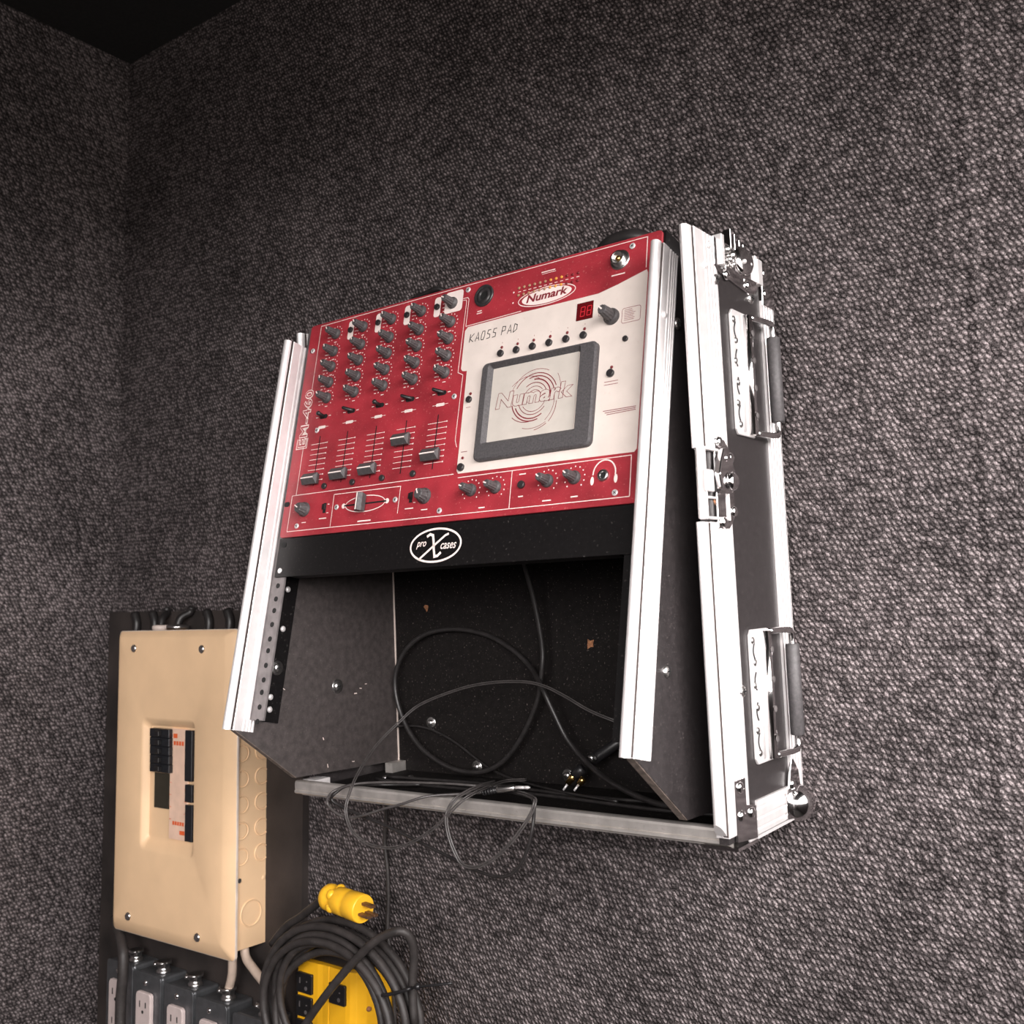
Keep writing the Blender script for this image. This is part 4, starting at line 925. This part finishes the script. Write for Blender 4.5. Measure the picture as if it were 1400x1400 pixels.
# ------------------------------------------------------------------ row of outlet boxes
def outlet_box(xl, zt, label, depth=.058, wd=.0665, ht=.112):
    Mx = Matrix.Translation((xl, -.012, zt)) @ Matrix.Rotation(-R(.6), 4, 'Y')
    t = thing('outlet_box', label, 'outlet', matrix=Mx, group='outlets below the breaker panel')
    d = depth-.012
    MB().box(0, wd, -d, 0, -ht, 0).build('box', 'galv', t, bevel=.004, seg=2)
    cvr = MB().prism(rrect(-.001, -ht-.001, wd+.001, .001, .006), d, d+.002, lambda p, q, s: (p, -s, q)).build('cover_plate', 'galv', t, bevel=.0005)
    rc = MB().prism(rrect(wd/2-.0185, -ht+.013, wd/2+.0185, -.024, .006), d+.002, d+.0085, lambda p, q, s: (p, -s, q)).build('receptacle', 'recept', t, bevel=.0012)
    sl_ = MB()
    for zc in (-.041, -.083):
        sl_.box(wd/2-.0085, wd/2-.0065, -d-.0089, -d-.0084, zc-.0045, zc+.0045).box(wd/2+.0060, wd/2+.0080, -d-.0089, -d-.0084, zc-.004, zc+.004)
        sl_.lathe([(.0024, 0), (.0024, .0004)], (wd/2, -d-.0085, zc-.0105), (0, -1, 0), 10)
    sl_.build('contact_slots', 'hole', rc)
    MB().lathe(dome(.0042, .0026), (wd/2-.004, -d-.0018, -.0125), (0, -1, 0), 12, cap=False).build('cover_screw', 'chrome', t)
    # clamp connector on top
    cn = MB().lathe([(.0105, -.001), (.0105, .004), (.0085, .005), (.0085, .013), (.0115, .0135), (.0115, .017), (.008, .0175)], (wd-.020, -d+.017, 0), (0, 0, 1), 14).build('cable_clamp', 'zinc', t)
    MB().box(wd-.034, wd-.008, -d+.010, -d+.013, .009, .017).build('clamp_bar', 'zinc', cn, bevel=.0006)
    MB().lathe(dome(.003, .003), (wd-.031, -d+.010, .012), (0, -1, 0), 10, cap=False).build('clamp_screw', 'zinc', cn)
    return t
labs = ['grey steel outlet box nearest the room corner, partly behind a black cable', 'grey steel outlet box second from the room corner, no cable visible in its clamp', 'grey steel outlet box in the middle of the row under the breaker panel', 'grey steel outlet box with the beige cable entering its top clamp', 'grey steel outlet box half hidden by the coiled black cord']
xs_ = [-1.0985, -1.0275, -.9505, -.8752, -.7940]
for k in range(5): outlet_box(xs_[k], -.3315-.0036*k, labs[k])
# beige cables out of the panel bottom
P = [MBK @ Vector((.262, -.045, -.430)), MBK @ Vector((.262, -.048, -.455)), MBK @ Vector((.256, -.044, -.480)), Vector((-.8752+.0465, -.041, -.3315-.0036*3+.012))]
o = MB().tube(spline(P, 6), .0062, 10).build('supply_cable', 'beige_cable'); tag(o, 'short beige cable dropping from the breaker panel into an outlet box', 'cable')
P = [MBK @ Vector((.276, -.040, -.432)), MBK @ Vector((.283, -.042, -.452)), MBK @ Vector((.305, -.044, -.466)), MBK @ Vector((.335, -.044, -.486)), MBK @ Vector((.350, -.040, -.52)), MBK @ Vector((.352, -.034, -.56))]
o = MB().tube(spline(P, 6), .0062, 10).build('supply_cable', 'beige_cable'); tag(o, 'beige cable curving from the breaker panel towards the coiled cord', 'cable')
P = [on_wall(158, 1255, .05), on_wall(163, 1275, .062), on_wall(168, 1300, .075), on_wall(168, 1330, .078), on_wall(165, 1370, .078), on_wall(164, 1420, .078), on_wall(164, 1470, .07)]
o = MB().tube(spline(P, 6), .0078, 10).build('supply_cable', 'cable_cord'); tag(o, 'dark cable running down in front of the outlet box by the room corner', 'cable')

# ------------------------------------------------------------------ yellow power strip
YX0, YX1, YT = -.6665, -.5210, -.2505
ps = thing('power_strip', 'yellow metal power strip with black sockets behind the coiled cord', 'power strip', loc=(YX0, 0, YT))
prof = [(0, .004), (0, .056), (.003, .060), (.040, .060), (.048, .0585), (.0585, .0585), (.0592, .0570), (.0600, .0585), (.090, .0595), (.097, .0585), (.105, .0545), (.112, .044), (.117, .026), (.118, .004)]
MB().prism([(x, -d) for x, d in prof], 0, -.30, lambda p, q, s: (p, q, s+.0*p)).build('housing', 'yellow', ps, bevel=.0006)
MB().prism([(.002, -.004), (.002, -.052), (.088, -.052), (.106, -.038), (.114, -.004)], 0, .018).build('end_cap', 'black_plastic', ps, bevel=.0015)
sock = MB().prism(rrect(-.0145, -.0125, .0145, .0125, .002), 0, .004, lambda p, q, s: (p, -s, q))
sk_me = shared(sock, 'socket', 'black_plastic', bevel=.0006)
ss = MB()
ss.box(-.0085, -.0065, -.0043, -.0040, -.001, .006).box(.0045, .0065, -.0043, -.0040, .002, .0035).lathe([(.0026, 0), (.0026, .0003)], (.004, -.0040, -.006), (0, -1, 0), 10)
ss_me = shared(ss, 'socket_slots', 'grey_steel')
for k in range(6):
    q = place('socket', sk_me, ps, (.0180, -.0595, -.0270-.0292*k)); place('socket_slots', ss_me, q)
for k in range(3):
    q = place('socket', sk_me, ps, (.0775, -.0588, -.0290-.080*k)); place('socket_slots', ss_me, q)
place('housing_screw', shared(MB().lathe(dome(.0034, .0018), ax=(1, -.8, 0), n=12, cap=False), 'housing_screw', 'rust'), ps, (.1132, -.0415, -.045))

# ------------------------------------------------------------------ coiled extension cord
cc = on_wall(456, 1386, .09); CX, CZ = cc.x, cc.z
PX = 1.0/ (on_wall(457, 1386, .09)-cc).length if True else 1
def mpx(dx): return (on_wall(456+dx, 1386, .09)-cc).x
def mpy(dy): return -(on_wall(456, 1386+dy, .09)-cc).z
cord = thing('extension_cord', 'heavy black extension cord coiled in loops with a yellow plug', 'cord', loc=(CX, 0, CZ))
rnd = random.Random(11); P = []
loops_ = [(107, 124, .074, 0, 0), (101, 119, .086, -4, 3), (96, 108, .077, 3, -3), (90, 112, .094, -6, 4), (86, 98, .080, 5, 0), (79, 100, .097, -5, 3), (74, 86, .086, 3, 2), (104, 116, .098, 2, -6), (92, 104, .104, -2, 2)]
NL = len(loops_); per = 22
xr, zr = mpx(100)/100, mpy(100)/100
tot = NL*per
for i in range(tot+1):
    t = i/per; k = min(int(t), NL-1); fr_ = t-int(t) if i < tot else 1
    a_, b_ = loops_[k], loops_[min(k+1, NL-1)]
    s_ = fr_*fr_*(3-2*fr_) if fr_ > .6 else 0
    s_ = max(0, (fr_-.55)/.45); s_ = s_*s_*(3-2*s_)
    rx, rz, dep, ox, oz = [a_[j]*(1-s_)+b_[j]*s_ for j in range(5)]
    an = R(-90) + 2*PI*t
    P.append(Vector(((rx*math.cos(an)+ox)*abs(xr), -dep, (rz*math.sin(an)-oz)*abs(zr))))
cl = Vector((CX, 0, CZ))
def cpx(x, y, d): return on_wall(x, y, d)-cl
MB().tube(spline(P, 3), .0048, 10).build('coil', 'cable_cord', cord)
tail = [cpx(566, 1400, .085), cpx(564, 1345, .085), cpx(566, 1305, .088), cpx(560, 1281, .096), cpx(545, 1273, .105), cpx(520, 1282, .110), cpx(500, 1298, .112), cpx(470, 1330, .112), cpx(440, 1368, .110), cpx(418, 1400, .105), cpx(396, 1440, .10)]
MB().tube(spline(tail, 5), .0050, 10).build('crossing_strand', 'cable_cord', cord)
lead = [cpx(446, 1226, .112), cpx(436, 1234, .108), cpx(424, 1243, .102), cpx(410, 1254, .096), cpx(392, 1266, .09), cpx(372, 1290, .085)]
MB().tube(spline(lead, 5), .0052, 10).build('plug_lead', 'cable_cord', cord)
# yellow plug
A, B = cpx(447, 1225, .112), cpx(497, 1243, .118); ax = (B-A); Lp = ax.length; r0 = .0160
pg = MB().lathe([(.007, -.003), (r0*.80, -.001), (r0*.98, .004), (r0*.98, Lp*.16), (r0*.84, Lp*.22), (r0*.84, Lp*.28), (r0, Lp*.34), (r0, Lp*.60), (r0*.94, Lp*.64), (r0*1.03, Lp*.68), (r0*1.03, Lp*.97), (r0*.97, Lp)], A, ax, 28).build('plug', 'yellow_plug', cord)
axn = ax.normalized(); q = Vector((0, 0, 1)); q = (q-axn*q.dot(axn)).normalized(); sd = axn.cross(q)
for k in range(5):
    an = 2*PI*k/5+.9; dr = q*math.cos(an)+sd*math.sin(an)
    MB().sphere(A+axn*(Lp*.30)+dr*(r0*.74), .0066, n=12, m=6).build('grip_lobe', 'yellow_plug', pg)
for (o1, o2, w_) in ((.0065, .0, .0030), (-.0045, .0048, .0030), (-.0045, -.0048, .0026)):
    b0 = B+q*o1+sd*o2; T = Matrix((( axn.x, q.x, sd.x, b0.x), (axn.y, q.y, sd.y, b0.y), (axn.z, q.z, sd.z, b0.z), (0, 0, 0, 1)))
    MB().box(-.001, .0175, -.0016, .0016, -w_-.0004, w_+.0004, T).build('prong', 'prong', pg, bevel=.0005)
# cable tie round the right of the coil
tie = [cpx(522, 1362, .070), cpx(523, 1361, .106), cpx(535, 1359, .110), cpx(550, 1355, .110), cpx(562, 1351, .104), cpx(563, 1351, .070)]
tb_ = MB().tube(spline(tie, 6), .0022, 8).build('cable_tie', 'tie', cord)
MB().tube(spline([cpx(562, 1351, .104), cpx(572, 1349, .108), cpx(592, 1347, .106), cpx(618, 1344, .098)], 5), .0016, 6).build('tie_tail', 'tie', tb_)
MB().sphere(cpx(571, 1349, .108), .0040, n=10, m=6).build('tie_head', 'tie', tb_)
